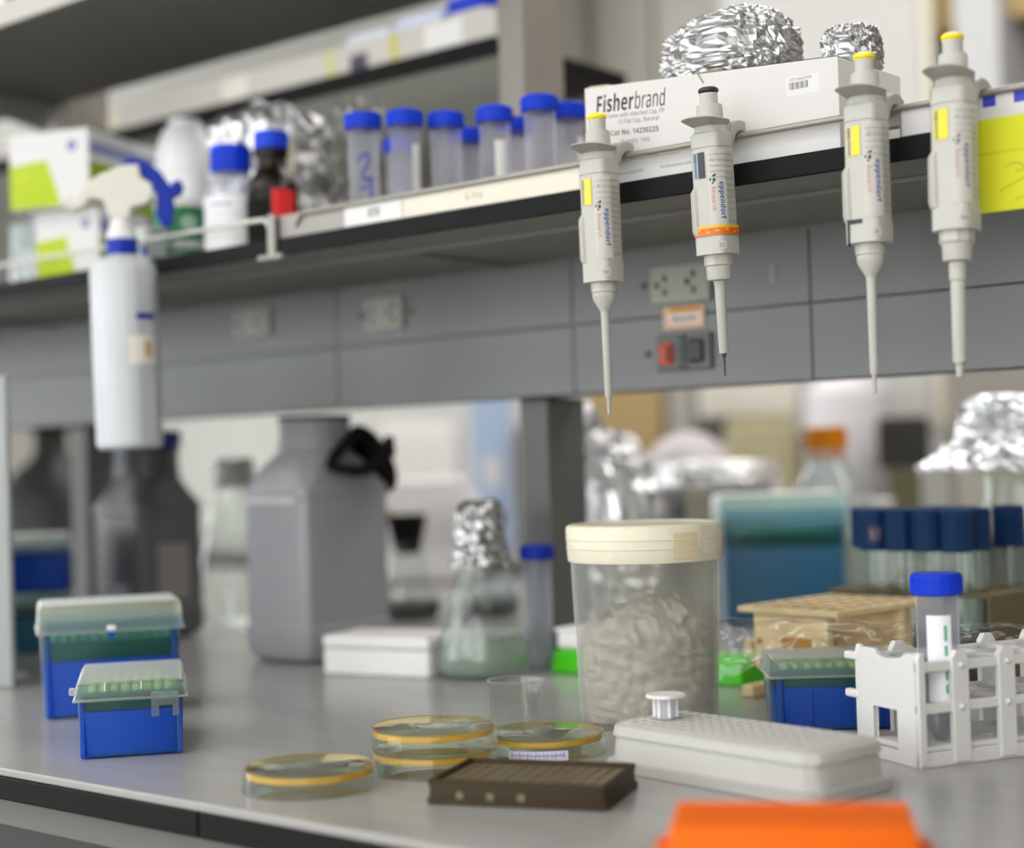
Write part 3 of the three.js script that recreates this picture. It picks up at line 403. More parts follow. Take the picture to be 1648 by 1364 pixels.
{ // reagent bottles
  const b = thing('reagent_bottle', 'white-labelled clear bottle with tall blue cap beside the brown bottle', 'bottle', [-1.270, 1.3265, -1.09]);
  part(b, 'bottle_body', lathe([[0, 0.001], [0.025, 0.001], [0.0275, 0.004], [0.0278, 0.064], [0.026, 0.073], [0.020, 0.082], [0.0165, 0.086], [0.0165, 0.092]], 48), M.clearPlastic);
  part(b, 'contents', lathe([[0, 0.003], [0.0262, 0.004], [0.0264, 0.06], [0, 0.06]], 40), M.whiteMatte);
  part(b, 'paper_label', patch(0.0282, 0.006, 0.062, -60, 150, 40), printed(canvas(512, 256, (x, w, h) => { x.fillStyle = '#e9e7e8'; x.fillRect(0, 0, w, h); x.fillStyle = '#a9a8c4'; x.fillRect(150, 36, 120, 16); x.fillStyle = '#c9c7cc'; for (let k = 0; k < 5; k++) x.fillRect(150, 80 + k * 26, 180 - k * 14, 7); })));
  const c = part(b, 'cap', lathe([[0, 0.1155], [0.019, 0.1155], [0.0204, 0.114], [0.0204, 0.089], [0.0195, 0.088], [0.0165, 0.088]], 48), M.blueCap);
  part(c, 'grip_ribs', merge(Array.from({ length: 40 }, (_, i) => { const a = i / 40 * 6.2832; return at(rb(0.001, 0.020, 0.001, 0.0003, 1), Math.cos(a) * 0.0205, 0.100, Math.sin(a) * 0.0205); })), M.blueCap);
  part(b, 'neck_ring', lathe([[0.0165, 0.083], [0.019, 0.084], [0.019, 0.087], [0.0165, 0.088]], 40), M.clearPlastic);
  const a = thing('amber_bottle', 'dark brown glass bottle with blue cap and red label', 'bottle', [-1.2185, 1.3265, -1.10]);
  part(a, 'bottle_body', lathe([[0, 0.001], [0.023, 0.001], [0.0255, 0.004], [0.026, 0.060], [0.0245, 0.070], [0.018, 0.081], [0.0145, 0.086], [0.0145, 0.108]], 48), M.amber);
  part(a, 'cap', lathe([[0, 0.1235], [0.0165, 0.1235], [0.0178, 0.122], [0.0178, 0.106], [0.0145, 0.1055]], 48), M.blueCap);
  part(a, 'pouring_ring', lathe([[0.0145, 0.098], [0.0172, 0.0985], [0.0172, 0.103], [0.0145, 0.104]], 40), M.amber);
  part(a, 'red_label', patch(0.0264, 0.034, 0.062, 46, 104), M.red); part(a, 'dark_label', patch(0.0264, 0.006, 0.052, -40, 40), M.blackMatte);
}
{ // foil-wrapped flask and the clear bag behind
  const t = thing('foil_wrapped_flask', 'big shiny foil-wrapped vessel behind the two blue-capped reagent bottles', 'flask', [-1.318, 1.3265, -1.188]);
  part(t, 'foil_wrap', crumple(lathe(Array.from({ length: 26 }, (_, i) => { const y = i / 25 * 0.176; return [y < 0.15 ? 0.064 + 0.002 * Math.sin(i) : 0.064 - (y - 0.15) * (y - 0.15) * 55 - (y - 0.15) * 0.35, y]; }).concat([[0.02, 0.178], [0, 0.178]]), 64), 0.0035, 34, 5, 0.0005), std(0xd8d8d8, 0.42, { metalness: 1 }));
  part(t, 'masking_tape', patch(0.068, 0.09, 0.13, 40, 70), std(0xcfc9a4, 0.7));
  const p = thing('plastic_bag', 'crumpled clear plastic bag standing right of the foil-wrapped vessel', 'bag', [-1.198, 1.3265, -1.21]);
  part(p, 'bag_film', crumple(lathe(Array.from({ length: 20 }, (_, i) => { const u = i / 19; return [0.034 * (1 - 0.25 * u) + 0.004 * Math.sin(u * 9), u * 0.165]; }), 40), 0.006, 30, 6, 0.0005), M.film);
  part(p, 'yellow_label', rb(0.02, 0.034, 0.0008, 0.0003), std(0xcfc25a, 0.7), [0.016, 0.03, 0.034], [0, 0.5, 0]);
  const w = thing('white_card', 'small white card leaning against the shelf back beside the leftmost tube', 'card', [-1.148, 1.3265, -1.215], 0.3); part(w, 'card_sheet', rb(0.04, 0.05, 0.004, 0.001), M.paper, [0, 0.0255, 0], [-0.08, 0, 0]); part(w, 'fold', rb(0.04, 0.004, 0.014, 0.001), M.paper, [0, 0.002, 0.008]);
}
{ // white and lime cartons
  const art = (w, h, f) => printed(canvas(w, h, f), 0.65);
  const face = art(512, 400, (x, w, h) => { x.fillStyle = '#d2d0ce'; x.fillRect(0, 0, w, h); x.fillStyle = '#a8bc00'; x.beginPath(); x.moveTo(0, h * 0.42); x.lineTo(w * 0.48, h * 0.36); x.lineTo(w * 0.66, h); x.lineTo(0, h); x.fill(); x.fillStyle = '#b8c83c'; x.fillRect(40, 214, 110, 14); x.fillRect(40, 236, 60, 10); x.fillStyle = '#5a4fa0'; x.beginPath(); x.arc(w * 0.8, h * 0.2, 30, 0, 7); x.fill(); x.fillStyle = '#eceae8'; x.fillRect(w * 0.8 - 8, h * 0.2 - 18, 6, 36); x.fillStyle = '#c9c4d6'; x.fillRect(50, 60, 150, 14); });
  const sideArt = art(512, 400, (x, w, h) => { x.fillStyle = '#e4e3e4'; x.fillRect(0, 0, w, h); x.fillStyle = '#8f96c0'; x.fillRect(0, h * 0.15, w, h * 0.17); x.fillStyle = '#93ab00'; x.fillRect(0, h * 0.42, w, h * 0.58); x.fillStyle = '#b7c07a'; x.fillRect(40, h * 0.66, 260, h * 0.3); });
  const carton = (t, w, h, d) => {
    part(t, 'carton_body', rb(w, h, d, 0.0015), M.paper, [0, h / 2, 0]);
    sheet(t, 'printed_front', w - 0.002, h - 0.002, face, [0, h / 2, d / 2 + 0.0003]); sheet(t, 'printed_side', d - 0.002, h - 0.002, sideArt, [w / 2 + 0.0003, h / 2, 0], [0, Math.PI / 2, 0]);
    part(t, 'lid_flap', rb(w - 0.004, 0.001, d * 0.5, 0.0003), M.paper, [0, h + 0.0004, d * 0.24]);
  };
  // turned so that the corner between front and side points at the room
  carton(thing('glove_carton', 'white and lime carton lying on top of its stack at far left', 'box', [-1.5730, 1.4105, -1.131], R(20), 'white and lime cartons'), 0.106, 0.085, 0.145);
  carton(thing('glove_carton', 'white and lime carton under another one at far left of the shelf', 'box', [-1.562, 1.3265, -1.13], R(20), 'white and lime cartons'), 0.085, 0.0835, 0.10);
}
{ // clear and white bottles left
  const b = thing('wash_bottle', 'tall translucent white bottle behind the blue trigger', 'bottle', [-1.452, 1.3265, -1.18]);
  part(b, 'bottle_body', lathe([[0, 0.001], [0.033, 0.001], [0.036, 0.006], [0.0365, 0.12], [0.034, 0.148], [0.026, 0.170], [0.018, 0.178], [0.018, 0.183], [0, 0.184]], 48), std(0xdcdcde, 0.4)); part(b, 'shoulder_band', lathe([[0.0366, 0.118], [0.0374, 0.119], [0.0374, 0.122], [0.0366, 0.123]], 40), M.white);
  const g = thing('labelled_jar', 'short jar with a dark green label beside the white-labelled bottle', 'jar', [-1.362, 1.3265, -1.10]);
  part(g, 'jar_body', lathe([[0, 0.001], [0.028, 0.001], [0.03, 0.004], [0.03, 0.064], [0.026, 0.07], [0, 0.071]], 48), M.white);
  part(g, 'green_label', patch(0.0305, 0.026, 0.062, -60, 130, 40), printed(canvas(256, 96, (x, w, h) => { x.fillStyle = '#1f7a45'; x.fillRect(0, 0, w, h); x.fillStyle = '#a9c4b2'; x.beginPath(); x.arc(168, 46, 22, 0, 7); x.fill(); }))); part(g, 'lower_stripe', patch(0.0305, 0.012, 0.018, -60, 130, 40), M.greenLabel);
  const s = thing('plastic_tub', 'small translucent white tub behind the neck of the spray bottle', 'tub', [-1.357, 1.3265, -1.052]);
  part(s, 'tub_body', loft([[0.001, 0.030, 0.028, 0.006], [0.036, 0.034, 0.030, 0.007]], { top: true }), std(0xd9e4de, 0.45, { transmission: 0.3, thickness: 0 })); part(s, 'tub_rim', loft([[0.034, 0.036, 0.032, 0.007], [0.037, 0.036, 0.032, 0.007]]), M.white); part(s, 'blue_spot', rb(0.009, 0.010, 0.001, 0.0004), M.blueDeep, [0.010, 0.012, 0.0152]);
  const c = thing('glass_bottle', 'clear glass bottle at the left edge of the shelf', 'bottle', [-1.715, 1.3265, -1.17]);
  part(c, 'bottle_body', lathe([[0, 0.001], [0.04, 0.001], [0.043, 0.005], [0.043, 0.12], [0.036, 0.14], [0.016, 0.155], [0.016, 0.18]], 48), M.glass); part(c, 'contents', lathe([[0, 0.004], [0.041, 0.006], [0.041, 0.09], [0, 0.09]], 40), std(0xd4d6da, 0.5, { transmission: 0.5, thickness: 0 })); part(c, 'stopper', lathe([[0, 0.192], [0.017, 0.192], [0.0185, 0.178], [0.016, 0.176]], 32), std(0xa9a49a, 0.6));
}
{ // spray bottle hanging by its trigger from the rail
  const t = thing('spray_bottle', 'white spray bottle with blue trigger hanging from the rail at left', 'spray bottle', [-1.3205, 1.1335, -0.994], 0); t.rotation.x = 0.02;
  part(t, 'bottle_body', lathe([[0, 0.001], [0.029, 0.001], [0.0325, 0.005], [0.0328, 0.10], [0.0326, 0.176], [0.031, 0.184], [0.025, 0.190], [0.0145, 0.193], [0.0145, 0.198]], 56), M.natural);
  part(t, 'contents', lathe([[0, 0.003], [0.031, 0.005], [0.0312, 0.17], [0, 0.17]], 40), std(0xcfd6de, 0.6));
  part(t, 'collar', lathe([[0.0145, 0.194], [0.0152, 0.194], [0.0157, 0.196], [0.0157, 0.2085], [0.015, 0.210], [0.011, 0.2105]], 48), M.blueDeep);
  const lbl = part(t, 'blue_print', patch(0.0332, 0.128, 0.134, 72, 110), M.blueDeep); part(t, 'paper_label', patch(0.0332, 0.084, 0.112, 58, 112), printed(canvas(128, 96, (x, w, h) => { x.fillStyle = '#e4ded2'; x.fillRect(0, 0, w, h); x.fillStyle = '#c2a878'; x.fillRect(w * 0.5, 20, w * 0.3, 52); })));
  const h = new THREE.Group(); h.name = 'spray_head'; h.rotation.y = R(-42); h.position.y = 0.21; t.add(h);     // local -z: trigger side
  const P = (pts, d, b = 0.0025) => ext(pts, d, b).rotateY(Math.PI / 2);
  part(h, 'neck', lathe([[0.0145, -0.001], [0.0142, 0.004], [0.0105, 0.016], [0.0105, 0.04]], 36), M.white);
  part(h, 'shroud', P([[-0.044, 0.030], [-0.046, 0.040], [-0.036, 0.052], [-0.018, 0.064], [0.006, 0.073], [0.020, 0.073], [0.022, 0.060], [0.032, 0.054], [0.034, 0.043], [0.028, 0.034], [0.012, 0.030], [0.010, 0.020], [-0.010, 0.020], [-0.016, 0.038], [-0.028, 0.040], [-0.036, 0.030]], 0.022), std(0xd6d3c8, 0.45));
  part(h, 'nozzle', at(cyl(0.0085, 0.007, 0.012, 24), 0, 0.034, 0.046, R(65)), std(0xd6d3c8, 0.45));
  part(h, 'trigger', P([[0.002, 0.064], [0.004, 0.076], [0.012, 0.081], [0.024, 0.078], [0.040, 0.067], [0.050, 0.052], [0.053, 0.034], [0.050, 0.012], [0.042, 0.010], [0.034, 0.022], [0.036, 0.040], [0.028, 0.056], [0.012, 0.062]], 0.013), M.blueDeep);
  part(h, 'trigger_knob', P([[0.046, 0.045], [0.052, 0.056], [0.060, 0.058], [0.063, 0.050], [0.060, 0.043], [0.050, 0.038]], 0.012), M.blueDeep);
  part(h, 'pump_barrel', at(cyl(0.007, 0.007, 0.02, 20), 0, 0.042, -0.026, R(90)), M.white);
}
{ // sticky note
  const t = thing('sticky_note', 'yellow sticky note with faint handwriting hanging from the shelf edge', 'note', [-0.404, 1.2665, -1.0255]);
  part(t, 'note_sheet', (() => { const g = rb(0.076, 0.0625, 0.0004, 0.0001); const p = g.attributes.position; for (let i = 0; i < p.count; i++) { const y = p.getY(i); p.setZ(i, p.getZ(i) + 0.003 * Math.pow((0.031 - y) / 0.0625, 2)); } g.computeVertexNormals(); return g; })(), printed(canvas(512, 420, (x, w, h) => { x.fillStyle = '#c9ca0c'; x.fillRect(0, 0, w, h); x.fillStyle = '#b8b608'; x.fillRect(0, h * 0.36, w, 10); x.strokeStyle = '#a3a01c'; x.lineWidth = 7; x.beginPath(); x.moveTo(130, 230); x.bezierCurveTo(200, 180, 260, 260, 180, 250); x.moveTo(110, 330); x.bezierCurveTo(200, 290, 300, 240, 380, 270); x.moveTo(180, 380); x.bezierCurveTo(220, 340, 330, 390, 400, 350); x.stroke(); }), 0.7), [0, 0.0313, 0]);
  part(t, 'adhesive_strip', rb(0.074, 0.012, 0.0004, 0.0001), std(0xd8d81a, 0.7), [0, 0.056, -0.0006]);
}
{ // things on the upper shelves (only their edges show)
  const add = (name, label, cat, x, y, z, w, h, d, m, capM) => { const t = thing(name, label, cat, [x, y, z]); part(t, 'box_body', rb(w, h, d, 0.003), m, [0, h / 2, 0]); part(t, 'box_lid', rb(w + 0.004, h * 0.3, d + 0.004, 0.003), capM, [0, h * 0.86, 0]); return t; };
  const y = 1.5925;
  add('sample_box', 'white box with blue lid at the right end of the rear upper shelf', 'box', -1.225, y, -1.46, 0.055, 0.062, 0.09, M.white, M.blueCap);
  add('sample_box', 'white box with pale lid, second from the right end of the rear upper shelf', 'box', -1.30, y, -1.46, 0.07, 0.055, 0.09, std(0xdfe2ea, 0.5), std(0xccd2e8, 0.5));
  add('sample_box', 'white box with pale lid, third from the right end of the rear upper shelf', 'box', -1.385, y, -1.46, 0.07, 0.05, 0.09, std(0xdfe2ea, 0.5), std(0xd8dcea, 0.5));
  add('sample_box', 'white carton with blue stripe at the top left corner', 'box', -1.530, 1.622, -1.055, 0.05, 0.022, 0.07, M.white, std(0x3a48b8, 0.5));
  add('sample_box', 'plain white carton next to the top left corner carton', 'box', -1.625, 1.622, -1.06, 0.11, 0.07, 0.07, M.white, M.paper);
}
// ---------------------------------------------------------------- on the near half of the bench
tipBox(thing('tip_box', 'small blue pipette tip box with clear lid at the front left corner', 'tip box', [-1.0385, 0.9, -0.7775], R(52)), { w: 0.080, d: 0.122, h: 0.0575, lid: 0.0135, body: M.blueBox, lidMat: M.boxLid, seed: 3 });
tipBox(thing('tip_box', 'tall blue pipette tip box with milky lid behind the small one at left', 'tip box', [-1.2075, 0.9, -0.8805], R(57)), { w: 0.122, d: 0.084, h: 0.098, lid: 0.024, body: M.blueBox, lidMat: M.whiteLid, latch: 'button', seed: 5, drop: 0.019, band: 0.016 });
tipBox(thing('tip_box', 'blue pipette tip box with greenish lid behind the white tube rack', 'tip box', [-0.6098, 0.9, -1.1294], R(38)), { w: 0.122, d: 0.068, h: 0.056, lid: 0.0145, body: M.blueBoxDeep, lidMat: M.boxLid, latch: 'none', ribs: 'panels', seed: 7 });
tipBox(thing('tip_box', 'upper blue tip box of the stack at the left edge', 'tip box', [-1.70, 0.9705, -1.14], R(55)), { w: 0.076, d: 0.115, h: 0.068, lid: 0.018, body: M.blueBox, lidMat: M.whiteLid, latch: 'none', seed: 8, tray: M.insideBlue, drop: 0.004, band: 0.010 });
tipBox(thing('tip_box', 'lower blue-green tip box of the stack at the left edge', 'tip box', [-1.70, 0.9, -1.14], R(55)), { w: 0.076, d: 0.115, h: 0.070, lid: 0.02, body: M.teal, core: std(0x2a7c90, 0.6), lidMat: M.tealLid, latch: 'none', seed: 9 });
tipBox(thing('tip_box', 'big teal pipette tip box behind the wooden rack', 'tip box', [-1.042, 0.9, -1.772], R(39)), { w: 0.155, d: 0.11, h: 0.160, lid: 0.034, body: M.teal, core: std(0x2f86b0, 0.6), lidMat: M.tealLid, latch: 'none', seed: 10, drop: 0.028, band: 0.018 });
{ // frosted jar with a white lid, packed with clear bags
  const t = thing('plastic_jar', 'large translucent plastic jar with cream screw lid, stuffed with clear film', 'jar', [-0.7465, 0.9, -1.0605]);
  part(t, 'jar_body', lathe([[0, 0.001], [0.050, 0.001], [0.0535, 0.003], [0.0548, 0.010], [0.0592, 0.122], [0.0592, 0.135]], 72), pane(0xefefec, 0.5));
  part(t, 'film_filling', crumple(lathe(Array.from({ length: 22 }, (_, i) => { const u = i / 21; return [0.0475 + 0.0035 * u, 0.005 + u * 0.066]; }).concat(Array.from({ length: 9 }, (_, i) => [0.046 - i * 0.0055, 0.078 + 0.006 * Math.sin(i * 1.3)]), [[0, 0.084]]), 64), 0.0026, 52, 12, 0.003), std(0xd9d3c8, 0.32, { transmission: 0.4, thickness: 0 }));
  part(t, 'film_crest', crumple(at(new THREE.SphereGeometry(0.03, 48, 32).scale(1.15, 0.55, 1), 0.012, 0.082, 0.0), 0.005, 45, 14), std(0xd2cbc0, 0.45, { transmission: 0.4, thickness: 0 }));
  const rnd = rng(4), bits = []; for (let k = 0; k < 16; k++) { const a = R(-20 + 150 * rnd()), y = 0.02 + 0.075 * rnd(); const g = grid(6, 1, (u, v) => [0, (u - 0.5) * 0.02 * (0.5 + rnd()), (v - 0.5) * 0.003 + 0.002 * Math.sin(u * 7)]); g.rotateX(rnd() * 6); g.rotateY(a + Math.PI / 2); bits.push(at(g, Math.sin(a) * 0.0505, y, Math.cos(a) * 0.0505)); }
  part(t, 'film_creases', merge(bits), pane(0xffffff, 0.2));
  const L = part(t, 'lid', lathe([[0.0592, 0.1305], [0.0612, 0.1300], [0.0618, 0.1315], [0.0628, 0.155], [0.0622, 0.1575], [0.060, 0.159], [0.054, 0.1592], [0.052, 0.1580], [0, 0.1575]], 84, 0.5), M.cream);
  part(L, 'masking_tape', patch(0.0627, 0.133, 0.153, 56, 76, 10), std(0xcdbf9a, 0.7)); part(L, 'masking_tape', patch(0.0627, 0.136, 0.154, 80, 100, 10), std(0xddd2bf, 0.6));
  part(L, 'molded_lines', merge([lathe([[0.0624, 0.1405], [0.0629, 0.1408], [0.0626, 0.1412]], 84), lathe([[0.0622, 0.1475], [0.0631, 0.1478], [0.0627, 0.1482]], 84)]), M.cream);
}
{ // flask with foil cap and cloudy liquid
  const t = thing('erlenmeyer_flask', 'glass flask with foil-covered neck and cloudy liquid left of the white jar', 'flask', [-1.052, 0.9, -1.212]);
  erlenmeyer(t, { r: 0.0475, h: 0.162, neck: 0.0175 });
  part(t, 'liquid', lathe([[0, 0.004], [0.042, 0.004], [0.0455, 0.013], [0.0445, 0.025], [0.0395, 0.041], [0, 0.042]], 48), std(0xb9c2b4, 0.3, { transmission: 0.6, thickness: 0 }));
  part(t, 'foil_cap', crumple(lathe(Array.from({ length: 16 }, (_, i) => [0.0205 + 0.008 * (1 - i / 15) * (1 - i / 15), 0.108 + i / 15 * 0.060]).concat([[0.014, 0.170], [0, 0.170]]), 48), 0.0026, 70, 21), M.foil);
}
{ const t = thing('centrifuge_tube', 'blue-capped plastic tube standing between the foil-capped flask and the post', 'tube', [-1.0195, 0.9, -1.2605]); conical(t, { h: 0.1262, r: 0.0142, cap: M.blueDeep }); }
{ // white box
  const t = thing('foam_box', 'low white foam box beside the gray jug', 'box', [-1.1515, 0.9, -1.1885], R(12.6));
  part(t, 'box_base', rb(0.124, 0.026, 0.075, 0.003), M.foam, [0, 0.013, 0]); part(t, 'box_lid', rb(0.125, 0.0125, 0.076, 0.003), M.foam, [0, 0.0333, 0]); part(t, 'lid_print', rb(0.02, 0.0003, 0.005, 0.0001), std(0xc9c6c4, 0.8), [-0.02, 0.0397, 0.01]);
  const g = thing('tube_rack', 'bright green tube rack showing on both sides of the white jar', 'tube rack', [-0.893, 0.9, -1.285]);
  part(g, 'rack_body', loft([[0.001, 0.222, 0.056, 0.004], [0.020, 0.218, 0.052, 0.004], [0.023, 0.212, 0.046, 0.004]]), M.green); part(g, 'well_row', merge(Array.from({ length: 12 }, (_, i) => at(cyl(0.0055, 0.0055, 0.001, 16), -0.096 + i * 0.0175, 0.0232, 0))), std(0x2a8a08, 0.6));
  const w = thing('tube_tray', 'small white foam tray lying on the left end of the green rack', 'tray', [-0.974, 0.923, -1.285]); part(w, 'tray_body', rb(0.05, 0.018, 0.045, 0.003), M.foam, [0, 0.0095, 0]); part(w, 'tray_rim', rb(0.053, 0.004, 0.048, 0.0015), M.foam, [0, 0.0188, 0]);
}
{ // small clear cup
  const t = thing('clear_cup', 'small clear plastic cup standing empty between the petri dishes and the flask', 'cup', [-0.8155, 0.9, -0.9775]);
  part(t, 'cup_wall', lathe([[0, 0.0008], [0.0195, 0.0008], [0.0205, 0.002], [0.0215, 0.036], [0.0225, 0.0395], [0.022, 0.040]], 48), pane(0xf2f4f2, 0.12)); part(t, 'cup_rim', at(new THREE.TorusGeometry(0.0222, 0.0007, 8, 48), 0, 0.0395, 0, R(90)), M.clearPlastic);
}
// petri dishes, agar side up
function petri(t) {
  const r = 0.0435;
  part(t, 'dish_base', lathe([[0, 0.0146], [r - 0.0008, 0.0146], [r, 0.0142], [r, 0.0008]], 64), M.glass);
  part(t, 'dish_lid', lathe([[0, 0.0006], [r + 0.0012, 0.0006], [r + 0.0016, 0.0012], [r + 0.0016, 0.0088]], 64), M.glass);
  part(t, 'agar', lathe([[0, 0.0140], [r - 0.0014, 0.0140]], 64), M.agar); part(t, 'agar_rim', lathe([[r - 0.0032, 0.0138], [r - 0.0012, 0.0138], [r - 0.0010, 0.0134], [r - 0.0010, 0.0098], [r - 0.0022, 0.0094]], 64), M.agarRim);
  part(t, 'dish_rim', at(new THREE.TorusGeometry(r - 0.0003, 0.0006, 8, 72), 0, 0.0148, 0, R(90)), pane(0xf2ecd0, 0.3));
  return t;
}
const dishGroup = 'petri dishes at the front of the bench';
const dish = petri(thing('petri_dish', 'single petri dish of yellow agar nearest the front bench edge', 'petri dish', [-0.7935, 0.9, -0.7355], 0, dishGroup));
copy(dish, [-0.7655, 0.9, -0.8265], 1, 'lower petri dish of the stack of two');
copy(dish, [-0.7645, 0.9156, -0.8255], 2, 'upper petri dish of the stack of two');
{ const d = copy(dish, [-0.7395, 0.9, -0.9165], 0.6, 'petri dish with purple writing, behind the brown plate'); part(d, 'purple_writing', patch(0.0454, 0.0012, 0.0082, 5 - 34, 60 - 34, 24), printed(canvas(256, 48, (x, w, h) => { x.fillStyle = '#d8d4e4'; x.fillRect(0, 0, w, h); x.strokeStyle = '#8f88c4'; x.lineWidth = 4; x.beginPath(); for (let i = 0; i < 60; i++) x.lineTo(8 + i * 4, 22 + (9 + 4 * Math.sin(i * 0.7)) * Math.sin(i * 2.4)); x.stroke(); }), 0.4)); }
{ // brown 96-well plate
  const t = thing('well_plate', 'dark brown multiwell plate lying in front of the petri dishes', 'plate', [-0.6505, 0.9, -0.7945], R(21));
  const w = 0.1175, d = 0.077, h = 0.0150, holes = []; for (let i = 0; i < 12; i++) for (let j = 0; j < 8; j++) holes.push(hole(-w / 2 + 0.0135 + i * 0.0082, -d / 2 + 0.0105 + j * 0.008, 0.0029));
  part(t, 'plate_skirt', loft([[0.0005, w, d, 0.004], [0.004, w, d, 0.004], [0.0045, w - 0.0025, d - 0.0025, 0.004], [h - 0.002, w - 0.003, d - 0.003, 0.004]], { top: false }), M.brown);
  part(t, 'well_deck', ext([[-w / 2 + 0.005, -d / 2 + 0.003], [w / 2 - 0.005, -d / 2 + 0.003], [w / 2 - 0.003, -d / 2 + 0.006], [w / 2 - 0.003, d / 2 - 0.006], [w / 2 - 0.006, d / 2 - 0.003], [-w / 2 + 0.006, d / 2 - 0.003], [-w / 2 + 0.003, d / 2 - 0.006], [-w / 2 + 0.003, -d / 2 + 0.006]], 0.002, 0, holes).rotateX(-Math.PI / 2), std(0x6a5d47, 0.35), [0, h - 0.0035, 0]);
  part(t, 'well_floor', new THREE.BoxGeometry(w - 0.01, 0.001, d - 0.01), M.brown, [0, 0.004, 0]);
  part(t, 'raised_rim', merge([at(rb(w - 0.003, 0.004, 0.003, 0.001), 0, h - 0.0015, d / 2 - 0.003), at(rb(w - 0.003, 0.004, 0.003, 0.001), 0, h - 0.0015, -d / 2 + 0.003), at(rb(0.003, 0.004, d - 0.003, 0.001), w / 2 - 0.003, h - 0.0015, 0), at(rb(0.003, 0.004, d - 0.003, 0.001), -w / 2 + 0.003, h - 0.0015, 0)]), M.brown);
  for (const x of [-0.036, -0.016, 0.004]) part(t, 'lift_notch', rb(0.005, 0.0045, 0.0012, 0.0005), std(0x6b6048, 0.4), [x, 0.006, d / 2 - 0.0008]);
}
{ // white translucent rack in front
  const t = thing('tip_rack', 'long milky white plastic rack in front of the jar', 'rack', [-0.5665, 0.9, -0.908], R(-9.7));
  const w = 0.184, d = 0.078, m = std(0xc4c2bb, 0.5, { transmission: 0.35, thickness: 0 }), m2 = std(0xcac8c2, 0.5, { transmission: 0.25, thickness: 0 });
  part(t, 'base_flange', loft([[0.0005, w + 0.004, d + 0.004, 0.014], [0.007, w + 0.003, d + 0.003, 0.014], [0.008, w, d, 0.014]], { k: 8 }), m);
  part(t, 'rack_body', loft([[0.007, w - 0.004, d - 0.004, 0.013], [0.025, w - 0.007, d - 0.007, 0.013]], { k: 8 }), m2);
  part(t, 'rack_top', loft([[0.024, w - 0.003, d - 0.003, 0.014], [0.030, w - 0.005, d - 0.005, 0.014], [0.032, w - 0.012, d - 0.012, 0.012]], { k: 8 }), m2);
  for (let i = 0; i < 19; i++) part(t, 'wall_rib', rb(0.0022, 0.017, 0.002, 0.0009), m2, [-w / 2 + 0.018 + i * (w - 0.036) / 18, 0.016, d / 2 - 0.0042]);
  for (let i = 0; i < 7; i++) part(t, 'wall_rib', rb(0.002, 0.017, 0.0022, 0.0009), m2, [w / 2 - 0.0042, 0.016, -d / 2 + 0.016 + i * 0.0075]);
  const wl = []; for (let i = 0; i < 18; i++) for (let j = 0; j < 7; j++) wl.push(at(new THREE.TorusGeometry(0.0033, 0.0005, 6, 18), -w / 2 + 0.0155 + i * 0.009, 0.0322, -d / 2 + 0.012 + j * 0.009, R(90)));
  const st = part(t, 'well_rims', merge(wl), m2); st.userData.kind = 'stuff';
  part(t, 'faint_print', rb(0.012, 0.004, 0.0004, 0.0001), std(0xb9b4ac, 0.7), [-w / 2 + 0.024, 0.0165, d / 2 - 0.0034]);
  const c = thing('microtube', 'tiny white flanged cap piece standing on the milky rack before the jar', 'tube', [-0.6305, 0.9328, -0.9150]);
  part(c, 'flange', lathe([[0, 0.017], [0.013, 0.017], [0.0135, 0.0165], [0.0135, 0.0150], [0.008, 0.0145]], 32), M.white); part(c, 'tube_wall', lathe([[0, 0.0003], [0.0065, 0.0003], [0.0072, 0.0015], [0.0080, 0.0148]], 32), std(0xe6e8f2, 0.35, { transmission: 0.5, thickness: 0 })); part(c, 'wall_rib', merge([0, 0.9, 1.8, 2.7, 3.6, 4.5, 5.4].map((a) => at(rb(0.0022, 0.0125, 0.0014, 0.0004), Math.sin(a) * 0.0079, 0.0078, Math.cos(a) * 0.0079, 0, 0)) ), M.white);
}
{ // orange rack
  const t = thing('tube_rack', 'bright orange plastic rack at the bottom right front', 'tube rack', [-0.4105, 0.9, -0.7020], R(30.5));
  const w = 0.118, d = 0.062, h = 0.0325;
  part(t, 'rack_body', loft([[0.0005, w + 0.010, d + 0.010, 0.003], [0.003, w + 0.010, d + 0.010, 0.003], [h - 0.002, w, d, 0.004], [h, w - 0.004, d - 0.004, 0.003]], { k: 5 }), M.orange);
  part(t, 'end_grip', rb(0.010, 0.012, 0.03, 0.003), std(0xd05000, 0.5), [w / 2 + 0.004, 0.014, 0]); part(t, 'end_grip', rb(0.010, 0.012, 0.03, 0.003), std(0xd05000, 0.5), [-w / 2 - 0.004, 0.014, 0]);
  part(t, 'top_lip', merge([at(rb(w - 0.002, 0.002, 0.002, 0.0008), 0, h, d / 2 - 0.003), at(rb(w - 0.002, 0.002, 0.002, 0.0008), 0, h, -d / 2 + 0.003)]), M.orange);
}
